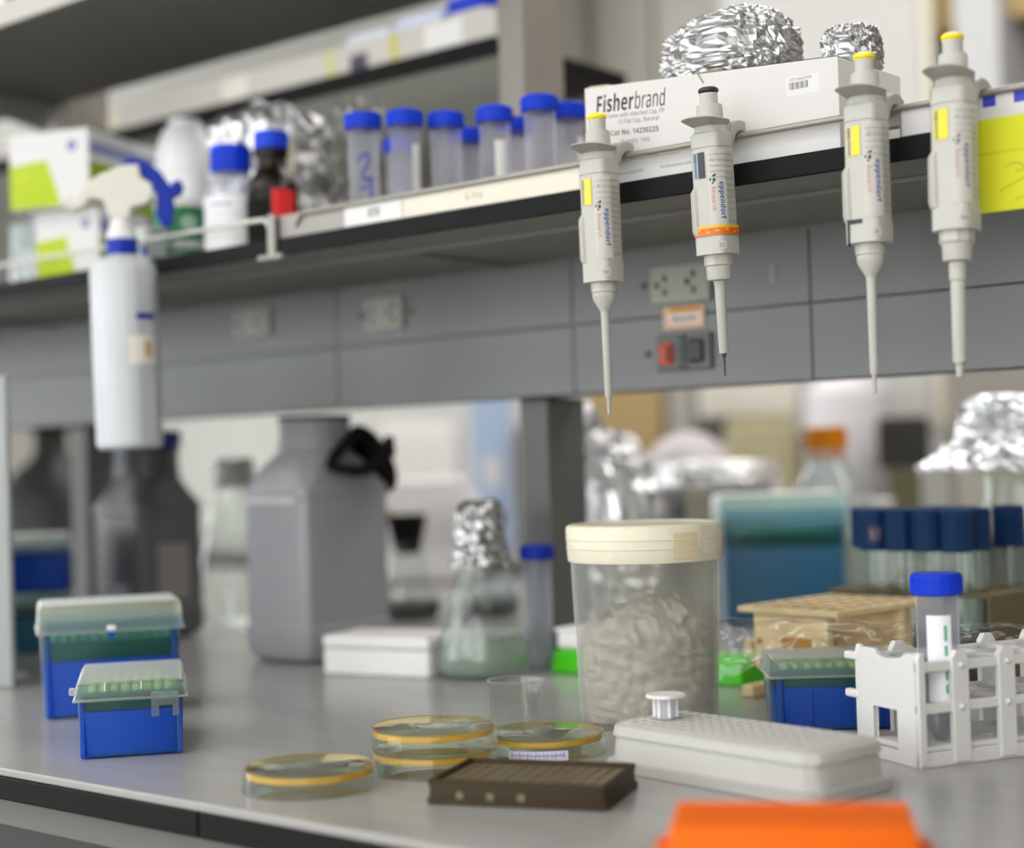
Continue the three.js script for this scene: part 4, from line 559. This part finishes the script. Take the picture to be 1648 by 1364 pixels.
{ // white tube rack with one capped tube
  const t = thing('tube_rack', 'white plastic tube rack holding one blue-capped tube at right', 'tube rack', [-0.482, 0.9, -0.992], R(63));
  // local: x runs along the long side (away to the right), z towards the room; outer corner at the origin
  const L = 0.235, W = 0.068, H = 0.0755, m = std(0xd0cecb, 0.45), tk = 0.004;
  part(t, 'end_panel', ext([[-W, 0.004], [-W, H - 0.006], [-W + 0.006, H], [-W + 0.020, H], [-W + 0.024, H - 0.004], [-W + 0.032, H - 0.0055], [-W + 0.048, H - 0.004], [-0.012, H], [-0.002, H], [0, H - 0.004], [0, 0], [-0.01, 0], [-W + 0.004, 0]], tk, 0.0008, [rhole(-W + 0.018, 0.009, -0.022, 0.037)]).rotateY(-Math.PI / 2).rotateY(0), m, [0.002, 0, 0]);
  part(t, 'end_panel', ext([[-W, 0], [-W, H], [0, H], [0, 0]], tk, 0.0008, [rhole(-W + 0.018, 0.009, -0.022, 0.037)]).rotateY(-Math.PI / 2), m, [L, 0, 0]);
  for (const y of [0.012, 0.036 + 0.003, 0.0665]) { const hs = []; if (y > 0.02) for (let i = 0; i < 6; i++) for (let j = 0; j < 2; j++) hs.push(hole(0.033 + i * 0.0375, -0.0185 - j * 0.031, 0.0148)); else for (let i = 0; i < 6; i++) for (let j = 0; j < 2; j++) hs.push(hole(0.033 + i * 0.0375, -0.0185 - j * 0.031, 0.006));
    part(t, 'tube_deck', ext([[0.001, -W + 0.002], [L, -W + 0.002], [L, -0.002], [0.001, -0.002]].map(([a, b]) => [a, b]), 0.0035, 0.0006, hs).rotateX(Math.PI / 2).scale(1, 1, 1), m, [0, y, 0], null); }
  for (const zz of [0, -W]) {
    part(t, 'bottom_rail', rb(L, 0.010, tk, 0.001), m, [L / 2, 0.005, zz + (zz ? 0.002 : -0.002)]);
    for (const y of [0.039, 0.0665]) part(t, 'deck_rail', rb(L, 0.007, tk, 0.001), m, [L / 2, y, zz + (zz ? 0.002 : -0.002)]);
    for (let i = 0; i < 7; i++) { const x = i ? 0.039 * i - 0.004 : 0.003; const p = part(t, 'upright', ext([[-0.006, 0.002], [-0.006, H - 0.004], [-0.003, H + 0.001], [0.003, H + 0.001], [0.006, H - 0.004], [0.006, 0.002]].map(([a, b]) => [i ? a * 1.15 : a * 0.5, b]), 0.0052, 0.0008), m, [x, 0, zz + (zz ? 0.001 : -0.001)]); if (i) for (const y of [0.039, 0.0665]) part(p, 'rivet', at(new THREE.SphereGeometry(0.0022, 14, 10), 0, y, zz ? -0.0024 : 0.0026), m); }
  }
  for (const y of [0.0445, 0.071]) part(t, 'peg', at(rb(0.006, 0.006, 0.016, 0.002), 0.002, y - 0.003, -W - 0.006), m);
  const c = thing('centrifuge_tube', 'blue-capped tube with white and green label standing in the white rack', 'tube', [-0.4836, 0.9135, -1.0297]);
  conical(c, { skirt: false, h: 0.1135 });
  part(c, 'printed_label', patch(0.01445, 0.028, 0.086, -5, 62, 24), printed(canvas(256, 256, (x, w, h) => { x.fillStyle = '#e9e8ee'; x.fillRect(0, 0, w, h); x.fillStyle = '#5faa84'; for (const [y, k] of [[30, 46], [90, 30], [140, 52], [205, 26]]) x.fillRect(176, y, 34, k); }), 0.5));
  part(c, 'graduations', merge(Array.from({ length: 8 }, (_, i) => patch(0.0144, 0.03 + i * 0.008, 0.0306 + i * 0.008, 66, 86, 8))), std(0x8a93a0, 0.6));
}
{ // wooden test tube rack, end towards the room
  const wood = std(0xffffff, 0.65, { map: dataTex(128, (u, v) => { const k = 1 + 0.09 * tile(u * 0.5, v * 4, 3, 8) + 0.05 * tile(u, v * 8, 6, 3); return [222 * k, 199 * k, 152 * k]; }) }), dark = std(0xb98a48, 0.65), knot = std(0xa8701c, 0.6);
  const t = thing('tube_rack', 'light wooden test tube rack with holes, behind the blue tip box', 'tube rack', [-0.6925, 0.9, -1.269], R(-8));
  const w = 0.106, d = 0.135, hs = []; for (let i = 0; i < 5; i++) for (let j = 0; j < 6; j++) hs.push(hole(-w / 2 + 0.014 + i * 0.0195, -d / 2 + 0.016 + j * 0.0205, 0.0082));
  part(t, 'top_board', ext([[-w / 2, -d / 2], [w / 2, -d / 2], [w / 2, d / 2], [-w / 2, d / 2]], 0.005, 0.0005, hs).rotateX(-Math.PI / 2), wood, [0, 0.0765, 0]);
  part(t, 'hole_shade', merge(Array.from({ length: 30 }, (_, k) => at(cyl(0.0081, 0.0081, 0.0044, 24, true), -w / 2 + 0.014 + (k % 5) * 0.0195, 0.0765, -(-d / 2 + 0.016 + Math.floor(k / 5) * 0.0205)))), std(0x7d5c2e, 0.8, { side: THREE.DoubleSide }));  // darker brown sleeves added: shade inside the holes put into colour
  part(t, 'middle_board', ext([[-w / 2 + 0.004, -d / 2 + 0.006], [w / 2 - 0.006, -d / 2 + 0.006], [w / 2 - 0.006, d / 2 - 0.006], [-w / 2 + 0.004, d / 2 - 0.006]], 0.005, 0.0006, hs).rotateX(-Math.PI / 2), dark, [0, 0.030, -0.004]);
  const e = part(t, 'end_board', ext([[-0.040, 0.026], [0.038, 0.026], [0.038, 0.0742], [-0.040, 0.0742]], 0.009, 0.001), wood, [0, 0, d / 2 - 0.010]);
  part(e, 'knot', rb(0.006, 0.005, 0.001, 0.0004), knot, [-0.034, 0.049, 0.0045]);
  part(e, 'stamped_mark', rb(0.032, 0.010, 0.0008, 0.0003), printed(canvas(256, 80, (x, w, h) => { x.fillStyle = '#c58a26'; x.fillRect(0, 0, w, h); x.fillStyle = '#8a5a10'; for (let i = 0; i < 70; i++) x.fillRect((i * 53) % 250, (i * 31) % 76, 10, 5); })), [0.006, 0.049, 0.0046]);
  part(t, 'end_board', ext([[-0.040, 0.004], [0.038, 0.004], [0.038, 0.0742], [-0.040, 0.0742]], 0.009, 0.001), wood, [0, 0, -d / 2 + 0.010]);
  part(t, 'side_strip', rb(0.008, 0.012, d - 0.012, 0.001), wood, [-w / 2 + 0.005, 0.043, 0]); part(t, 'side_post', rb(0.007, 0.071, 0.007, 0.001), wood, [w / 2 - 0.006, 0.0385, -0.03]); part(t, 'side_post', rb(0.007, 0.071, 0.007, 0.001), wood, [-w / 2 + 0.012, 0.0385, -0.03]);
  for (const s of [-1, 1]) part(t, 'foot_rail', rb(0.012, 0.010, d, 0.001), wood, [s * (w / 2 - 0.008), 0.0055, 0]);
  // olive metal rack with blue-capped culture tubes
  const o = thing('tube_rack', 'olive metal rack holding the navy-capped culture tubes', 'tube rack', [-0.712, 0.9, -1.387], R(-8)), pt = 0.0295;
  // holes at i * pt to the right and j * pt to the back of the first tube
  const ow = 0.165, od = 0.122, oh = [], ox = 0.0445, oz = -0.0445; for (let i = -1; i < 4; i++) for (let j = 0; j < 4; j++) oh.push(hole(i * pt - ox, j * pt + oz, 0.0131));
  for (const y of [0.079, 0.03]) part(o, 'tube_deck', ext([[-ow / 2, -od / 2], [ow / 2, -od / 2], [ow / 2, od / 2], [-ow / 2, od / 2]], 0.003, 0.0004, oh).rotateX(-Math.PI / 2), M.olive, [ox, y, oz]);
  for (const s of [-1, 1]) part(o, 'side_panel', ext([[-od / 2, 0.001], [-od / 2, 0.081], [od / 2, 0.081], [od / 2, 0.001]], 0.003, 0.0005).rotateY(Math.PI / 2), M.olive, [ox + s * (ow / 2 + 0.0016), 0, oz]);
  part(o, 'bottom_plate', rb(ow, 0.003, od, 0.0008), M.olive, [ox, 0.003, oz]);
  // tubes in the rack's holes
  const names = ['navy-capped culture tube at the left front of the olive rack', 'navy-capped culture tube second in the front row of the olive rack', 'navy-capped culture tube third in the front row of the olive rack', 'navy-capped culture tube at the right end of the front row', 'navy-capped culture tube at the far left, half behind the left front one', 'navy-capped culture tube second in the second row of the olive rack', 'navy-capped culture tube third in the second row of the olive rack', 'navy-capped culture tube at the right of the second row', 'navy-capped culture tube at the left of the third row', 'navy-capped culture tube in the middle of the third row', 'navy-capped culture tube standing apart at the back right of the olive rack'];
  const cult = thing('culture_tube', names[0], 'tube', [0, 0, 0], 0, 'navy-capped culture tubes in the olive rack');
  part(cult, 'glass_tube', lathe([[0, 0], [0.006, 0.0015], [0.0108, 0.007], [0.0122, 0.014], [0.0122, 0.146]], 36), M.glass);
  part(cult, 'cap', lathe([[0, 0.1515], [0.0125, 0.1515], [0.0138, 0.150], [0.0140, 0.113], [0.0132, 0.1125], [0.0124, 0.113]], 36), M.navy); const cr = merge(Array.from({ length: 14 }, (_, i) => { const a = i / 14 * 6.2832; return at(rb(0.0012, 0.034, 0.0012, 0.0004, 1), Math.cos(a) * 0.0140, 0.131, Math.sin(a) * 0.0140); })); part(cult, 'cap_ribs', cr, M.navy);
  const q = (i, j) => { const a = R(-8), x = i * pt, z = -j * pt; return [-0.712 + x * Math.cos(a) + z * Math.sin(a), 0.9046, -1.387 - x * Math.sin(a) + z * Math.cos(a)]; };
  const spots = [[0, 0], [1, 0], [2, 0], [3, 0], [-1, 1], [0, 1], [1, 1], [3, 1], [1, 2], [2, 2], [3, 3]];
  cult.position.set(...q(0, 0)); spots.slice(1).forEach(([i, j], k) => copy(cult, q(i, j), k * 0.3, names[k + 1]));
  const mk = scene.children.find((c) => c.name === 'culture_tube'); part(mk, 'cap_marking', patch(0.0148, 0.119, 0.137, 5, 60, 12), printed(canvas(128, 80, (x, w, h) => { x.fillStyle = '#0d2550'; x.fillRect(0, 0, w, h); x.fillStyle = '#a58e84'; x.font = 'bold 62px sans-serif'; x.fillText('V.1', 16, 62); }), 0.5));
}
{ // clear film bag draped between rack and tip box
  const t = thing('plastic_bag', 'flat clear plastic bag lying over the wooden rack end and the tip box', 'bag', [-0.645, 0.953, -1.146], R(33));
  const film = (nu, nv, f) => { const g = grid(nu, nv, f); return g; };
  part(t, 'bag_film', film(70, 12, (u, v) => { const x = -0.088 + u * 0.33, n = noise(u * 9, v * 2.4, 3), n2 = noise(u * 22, v * 5, 7); return [x, 0.0265 - 0.012 * u + 0.0035 * n + 0.0015 * n2 - 0.023 * Math.pow(1 - v, 1.5) * (u < 0.22 ? 1 + (0.22 - u) * 5 : 0.75), 0.012 + (1 - v) * 0.012 - v * 0.004 + 0.003 * n]; }), M.film);
  part(t, 'bag_fold', tube(Array.from({ length: 18 }, (_, i) => { const u = i / 17; return [-0.088 + u * 0.33, 0.0285 - 0.012 * u + 0.003 * noise(u * 9, 2.4, 3), 0.008 + 0.003 * noise(u * 6, 1, 1)]; }), 0.0009, 90, 6), pane(0xffffff, 0.08));
}
// ---------------------------------------------------------------- jugs and flasks under the raceway
{
  const j = thing('plastic_jug', 'gray square plastic jug without cap beside the white foam box', 'jug', [-1.3152, 0.9, -1.2400]); jug(j, { s: 0.105, d: 0.132, h: 0.267, neck: 0.0385, mat: M.grayHdpe });
  part(j, 'highlight_stripe', rb(0.078, 0.009, 0.0008, 0.0003), std(0xb9b7b8, 0.5), [-0.004, 0.1765, 0.0655], null, 'pale strip'); part(j, 'highlight_stripe', rb(0.06, 0.004, 0.0008, 0.0003), std(0xacaaac, 0.5), [-0.004, 0.187, 0.0655]);  // pale strips: embossed stripe below the shoulder, its highlight put into colour
  part(j, 'carry_strap', crumple(tube([[0.0, 0.246, -0.045], [0.038, 0.244, -0.028], [0.05, 0.232, 0.006], [0.056, 0.212, 0.03], [0.075, 0.205, 0.002], [0.085, 0.222, -0.03], [0.066, 0.238, -0.05]], 0.0055, 70, 10), 0.0012, 60, 30), M.blackMatte, null, null, 'black strap');
  part(j, 'neck_shade_disc', lathe([[0, 0.018], [0.040, 0.018], [0.043, 0.015], [0.043, 0], [0.039, 0]], 48), M.blackMatte, [0.012, 0.212, -0.062], [R(-62), 0, R(-16)], 'black disc added for the shaded side of the neck');  // black disc added for the shade on the right of the neck
  part(j, 'mouth_ring', lathe([[0.0385, 0.262], [0.0405, 0.263], [0.0405, 0.2665], [0.036, 0.2668]], 48), M.blackMatte);
  const k = thing('plastic_jug', 'dark square jug with navy cap beneath the spray bottle', 'jug', [-1.670, 0.9, -1.282]); jug(k, { s: 0.100, d: 0.104, h: 0.240, neck: 0.039, mat: std(0x4c4d4e, 0.25) });
  part(k, 'cap', lathe([[0, 0.262], [0.041, 0.262], [0.0435, 0.260], [0.0435, 0.240], [0.040, 0.238]], 48), std(0x0a1470, 0.5));
  part(k, 'paper_label', rb(0.05, 0.07, 0.0006, 0.0002), std(0x77736e, 0.6), [0.0495, 0.085, 0.0], [0, Math.PI / 2, 0]); part(k, 'front_label', rb(0.05, 0.03, 0.0006, 0.0002), std(0x8a8a8c, 0.6), [0, 0.055, 0.0515]);
  const s = thing('plastic_jug', 'nearly black wide-shouldered bottle at the left edge behind the tip box stack', 'jug', [-2.52, 0.9, -1.72]); part(s, 'bottle_body', lathe([[0, 0.001], [0.085, 0.001], [0.09, 0.008], [0.09, 0.17], [0.07, 0.21], [0.035, 0.24], [0.03, 0.25], [0.03, 0.30], [0, 0.30]], 48), std(0x2b2c2b, 0.5)); part(s, 'cap', lathe([[0, 0.315], [0.034, 0.315], [0.036, 0.29], [0.03, 0.288]], 32), M.blackMatte);
  const f = thing('erlenmeyer_flask', 'tall empty glass flask between the two square jugs', 'flask', [-1.655, 0.9, -1.412]); erlenmeyer(f, { r: 0.062, h: 0.225, neck: 0.024 }); part(f, 'neck_foil', crumple(lathe([[0.0255, 0.185], [0.0262, 0.195], [0.0262, 0.205], [0.0255, 0.215], [0.026, 0.224]], 36), 0.001, 60, 33), std(0x9a9a96, 0.35, { metalness: 0.9 }));
  const g = (x, z, label) => { const q = thing('filter_flask', label, 'flask', [x, 0.9, z], 0, 'stoppered flasks'); erlenmeyer(q, { r: 0.046, h: 0.105, neck: 0.022 }); part(q, 'stopper', lathe([[0.016, 0.088], [0.019, 0.098], [0.0275, 0.138], [0.026, 0.141], [0, 0.141]], 36), M.blackMatte); part(q, 'dark_contents', lathe([[0, 0.003], [0.041, 0.004], [0.044, 0.014], [0.041, 0.024], [0, 0.025]], 36), std(0x3c3a38, 0.5)); return q; };
  const q = g(-1.52, -1.60, 'black-stoppered flask with a yellow tag right of the gray jug'); part(q, 'yellow_tag', rb(0.022, 0.016, 0.003, 0.001), std(0xd2b400, 0.5), [-0.022, 0.138, 0.018], [0, 0.3, 0.2]);
  g(-1.442, -1.675, 'black-stoppered flask mostly hidden by the foil-capped flask');
}
// ---------------------------------------------------------------- far half of the bench
{
  const b = thing('media_bottle', 'clear glass media bottle with orange cap behind the teal tip box', 'bottle', [-1.054, 0.9, -1.925]);
  part(b, 'bottle_body', lathe([[0, 0.001], [0.052, 0.001], [0.056, 0.006], [0.056, 0.136], [0.053, 0.149], [0.0255, 0.196], [0.0205, 0.204], [0.0205, 0.235]], 56), M.hazyGlass);
  part(b, 'cap', lathe([[0, 0.2425], [0.0255, 0.2425], [0.0275, 0.240], [0.0275, 0.2135], [0.026, 0.212], [0.021, 0.212]], 48), M.orangeCap); part(b, 'pouring_ring', lathe([[0.0205, 0.200], [0.0245, 0.201], [0.0245, 0.208], [0.0205, 0.209]], 40), std(0xc98a70, 0.5));
  part(b, 'contents', lathe([[0, 0.003], [0.0545, 0.006], [0.0545, 0.10], [0, 0.10]], 48), std(0xc9ccc2, 0.3, { transmission: 0.6, thickness: 0 }));
  const F = (name, label, x, z, prof, amp, sc, seed, rot = 0) => { const t = thing(name, label, 'foil-wrapped flask', [x, 0.9, z], rot); part(t, 'foil_wrap', crumple(lathe(prof, 56), amp, sc, seed, 0.0005), M.foilBright); return t; };
  const dense = (p, n = 5) => p.flatMap((a, i) => i + 1 < p.length ? Array.from({ length: n }, (_, k) => [a[0] + (p[i + 1][0] - a[0]) * k / n, a[1] + (p[i + 1][1] - a[1]) * k / n]) : [a]);
  const f2 = F('foil_wrapped_flask', 'crumpled foil-wrapped flask behind the white jar, right of the post', -1.155, -1.575, dense([[0.04, 0.0], [0.046, 0.02], [0.046, 0.17], [0.040, 0.20], [0.026, 0.225], [0.02, 0.235], [0, 0.236]]), 0.007, 26, 41);
  part(f2, 'foil_tail', crumple(tube([[-0.035, 0.21, 0.02], [-0.055, 0.245, 0.01], [-0.045, 0.265, 0.0], [-0.02, 0.25, 0.0]], 0.012, 40, 12), 0.004, 50, 42), M.foilBright);
  const bk = thing('foil_covered_beaker', 'wide beaker with a flat foil cover behind the white jar', 'beaker', [-1.273, 0.9, -1.999]);
  part(bk, 'beaker_wall', lathe([[0, 0.001], [0.074, 0.001], [0.078, 0.005], [0.078, 0.188]], 56), pane(0xa8aca8, 0.1)); part(bk, 'contents', lathe([[0, 0.003], [0.0765, 0.005], [0.0765, 0.14], [0, 0.14]], 48), std(0x7c7e7a, 0.4, { transmission: 0.4, thickness: 0 }));
  part(bk, 'foil_cover', crumple(lathe(dense([[0.090, 0.168], [0.086, 0.178], [0.0855, 0.190], [0.081, 0.197], [0.06, 0.1975], [0.03, 0.198], [0, 0.198]], 5), 70), 0.0022, 60, 43), std(0xf0f0f0, 0.35, { metalness: 1 }));
  const bl = thing('beige_canister', 'beige rectangular canister standing before the foil-covered beaker', 'canister', [-1.046, 0.9, -1.598], R(35)); part(bl, 'canister_body', rb(0.030, 0.162, 0.03, 0.004), std(0x8f8c7c, 0.6), [0, 0.0815, 0]); part(bl, 'canister_lid', rb(0.034, 0.014, 0.032, 0.003), std(0x9c9888, 0.6), [0, 0.167, 0]);
  const sm = F('foil_parcel', 'low crumpled foil parcel behind the lid of the white jar', -1.085, -1.475, dense([[0.05, 0.0], [0.056, 0.02], [0.056, 0.07], [0.045, 0.10], [0.02, 0.115], [0, 0.116]]), 0.006, 30, 44); sm.userData.category = 'foil parcel';
  const f3 = thing('foil_wrapped_flask', 'foil-covered flask with flared skirt above the navy-capped tubes', 'foil-wrapped flask', [-0.672, 0.9, -1.655]);
  part(f3, 'foil_wrap', crumple(lathe(dense([[0.112, 0.186], [0.094, 0.196], [0.072, 0.214], [0.062, 0.236], [0.060, 0.252], [0.054, 0.258], [0.03, 0.259], [0, 0.260]], 6), 72), 0.0045, 24, 45), std(0xe2e4e8, 0.3, { metalness: 1 }));
  part(f3, 'flask_body', lathe([[0, 0.001], [0.07, 0.001], [0.075, 0.01], [0.07, 0.04], [0.045, 0.16], [0.04, 0.24]], 48), M.glass); part(f3, 'contents', lathe([[0, 0.003], [0.073, 0.01], [0.068, 0.04], [0.054, 0.11], [0, 0.11]], 40), std(0xb9b6ac, 0.5));
  const tb = thing('plastic_tub', 'grayish plastic tub with pale rim at the right edge behind the tube rack', 'tub', [-0.628, 0.9, -1.545], R(-5)); part(tb, 'tub_body', loft([[0.001, 0.085, 0.06, 0.008], [0.12, 0.095, 0.068, 0.008]]), std(0x8c887c, 0.5, { transmission: 0.25, thickness: 0 })); part(tb, 'tub_rim', loft([[0.118, 0.10, 0.073, 0.009], [0.127, 0.10, 0.073, 0.009]]), std(0xc4c0b4, 0.5));
  const wl = thing('gray_container', 'white box-shaped container beside the flared foil at right', 'container', [-0.875, 0.9, -2.12], R(-25)); part(wl, 'container_body', rb(0.12, 0.18, 0.1, 0.006), std(0xc2bdb0, 0.6), [0, 0.09, 0]); part(wl, 'container_lid', rb(0.125, 0.02, 0.105, 0.005), std(0xccc7bb, 0.6), [0, 0.188, 0]);
  const pp = thing('paper_stack', 'stack of white papers on the far bench between orange cap and foil', 'papers', [-1.16, 0.9, -2.15], R(20)); part(pp, 'paper_block', rb(0.15, 0.13, 0.08, 0.003), M.paper, [0, 0.0655, 0]); part(pp, 'top_sheet', rb(0.152, 0.006, 0.084, 0.001), M.whiteMatte, [0.002, 0.134, 0.001], [0, 0.03, 0]);
  const dm = thing('centrifuge', 'white round-lidded instrument beyond the foil-covered beaker', 'instrument', [-1.43, 0.9, -2.16], R(30)); part(dm, 'base', rb(0.17, 0.14, 0.16, 0.02), std(0xc9c4c4, 0.5), [0, 0.0705, 0]); part(dm, 'domed_lid', at(new THREE.SphereGeometry(0.085, 40, 20, 0, 6.2832, 0, 1.5708).scale(1, 1.25, 0.95), 0, 0.142, 0), std(0xc6c0c2, 0.45)); part(dm, 'latch', rb(0.03, 0.02, 0.01, 0.003), M.black, [0, 0.13, 0.082]);
  const wq = thing('benchtop_instrument', 'white boxy instrument behind the black-stoppered flasks', 'instrument', [-2.02, 0.9, -2.10], R(38)); part(wq, 'housing', rb(0.30, 0.15, 0.2, 0.012), std(0xe4e0de, 0.5), [0, 0.077, 0]); part(wq, 'front_panel', rb(0.2, 0.05, 0.004, 0.002), std(0xd2cecb, 0.5), [0.02, 0.09, 0.101]); part(wq, 'top_cover', rb(0.2, 0.03, 0.18, 0.01), std(0xeeebe8, 0.5), [0.03, 0.166, 0]);
}
// ---------------------------------------------------------------- opposite bench, far out of focus
{
  const t = thing('opposite_bench', 'second gray bench beyond the aisle carrying boxes and instruments', 'bench', [-2.4, 0, -3.06]); part(t, 'worktop', rb(3.6, 0.03, 0.54, 0.003), M.bench, [0, 0.885, 0]); part(t, 'cabinet', rb(3.5, 0.865, 0.48, 0.004), M.cabinet, [0, 0.434, 0]);
  const B = (name, label, cat, x, z, w, h, d, c, turn = 38, y = 0.9) => { const o = thing(name, label, cat, [x, y, z], R(turn)); part(o, 'body', rb(w, h, d, Math.min(w, d) * 0.08), std(c, 0.6), [0, h / 2 + 0.0005, 0]); part(o, 'top_cover', rb(w * 0.94, 0.012, d * 0.94, 0.004), std(c, 0.5), [0, h + 0.006, 0]); if (!/monitor/.test(name)) part(o, 'front_label', rb(w * 0.4, h * 0.2, 0.002, 0.0006), M.paper, [0, h * 0.5, d / 2 + 0.001]); return o; };
  B('freezer_box', 'tall white box left of the pale blue box on the opposite bench', 'box', -2.745, -2.95, 0.19, 0.30, 0.12, 0xe9e6e0);
  B('freezer_box', 'pale blue upright box on the opposite bench', 'box', -2.555, -3.0, 0.10, 0.36, 0.07, 0xa9bcd8);
  B('desk_monitor', 'dark gray squarish monitor on the opposite bench', 'monitor', -2.425, -3.02, 0.11, 0.28, 0.07, 0x5a5754);
  B('freezer_box', 'narrow blue-gray box left of the post on the opposite bench', 'box', -2.305, -3.03, 0.06, 0.34, 0.06, 0x9fb0cc);
  B('cardboard_box', 'tan cardboard box right of the post on the opposite bench', 'box', -2.155, -3.0, 0.17, 0.37, 0.12, 0xb39a6c);
  B('gray_cabinet', 'narrow gray case between the tan box and the beige canister', 'case', -1.99, -3.1, 0.07, 0.37, 0.1, 0x6e6e70);
  B('storage_drum', 'beige upright drum on the opposite bench', 'drum', -1.80, -3.0, 0.15, 0.27, 0.12, 0xb8b08c); B('paper_box', 'whitish box lying on top of the beige drum', 'box', -1.83, -3.0, 0.2, 0.07, 0.12, 0xd8d4c6, 38, 1.1845);
  const k = thing('white_tank', 'big white cylindrical tank behind the orange-capped bottle', 'tank', [-1.60, 0.9, -3.02]); part(k, 'tank_body', lathe([[0, 0.001], [0.085, 0.001], [0.09, 0.01], [0.09, 0.27], [0.086, 0.33], [0.06, 0.36], [0, 0.365]], 48), std(0xdedcde, 0.45)); part(k, 'tank_lid', lathe([[0.05, 0.36], [0.055, 0.362], [0.055, 0.385], [0, 0.39]], 36), M.white);
  B('small_monitor', 'small black screen on a stand left of the flared foil', 'monitor', -1.43, -2.92, 0.10, 0.09, 0.05, 0x25221f, 30, 1.07); const st = thing('monitor_stand', 'olive stand under the small black screen', 'stand', [-1.43, 0.9, -2.92], R(30)); part(st, 'stand_column', rb(0.06, 0.166, 0.05, 0.006), std(0x5c5a3c, 0.6), [0, 0.086, 0]); part(st, 'stand_foot', rb(0.1, 0.012, 0.08, 0.003), std(0x5c5a3c, 0.6), [0, 0.0065, 0]);
  B('gray_cabinet', 'wide gray-brown case closing the view at right', 'case', -1.02, -3.09, 0.70, 0.42, 0.18, 0x98928a, 8);
}
// frosted sheet at the far left
{ const t = thing('acrylic_shield', 'frosted white acrylic shield standing at the left edge', 'shield', [-1.59, 0.9, -0.914]); part(t, 'shield_sheet', rb(0.36, 0.31, 0.006, 0.002), std(0xa9acaa, 0.5, { transmission: 0.35, thickness: 0 }), [0, 0.156, 0]); part(t, 'shield_foot', rb(0.3, 0.006, 0.06, 0.002), std(0xd9dcd8, 0.5), [-0.02, 0.0035, -0.02]); }
renderer.render(scene, camera);
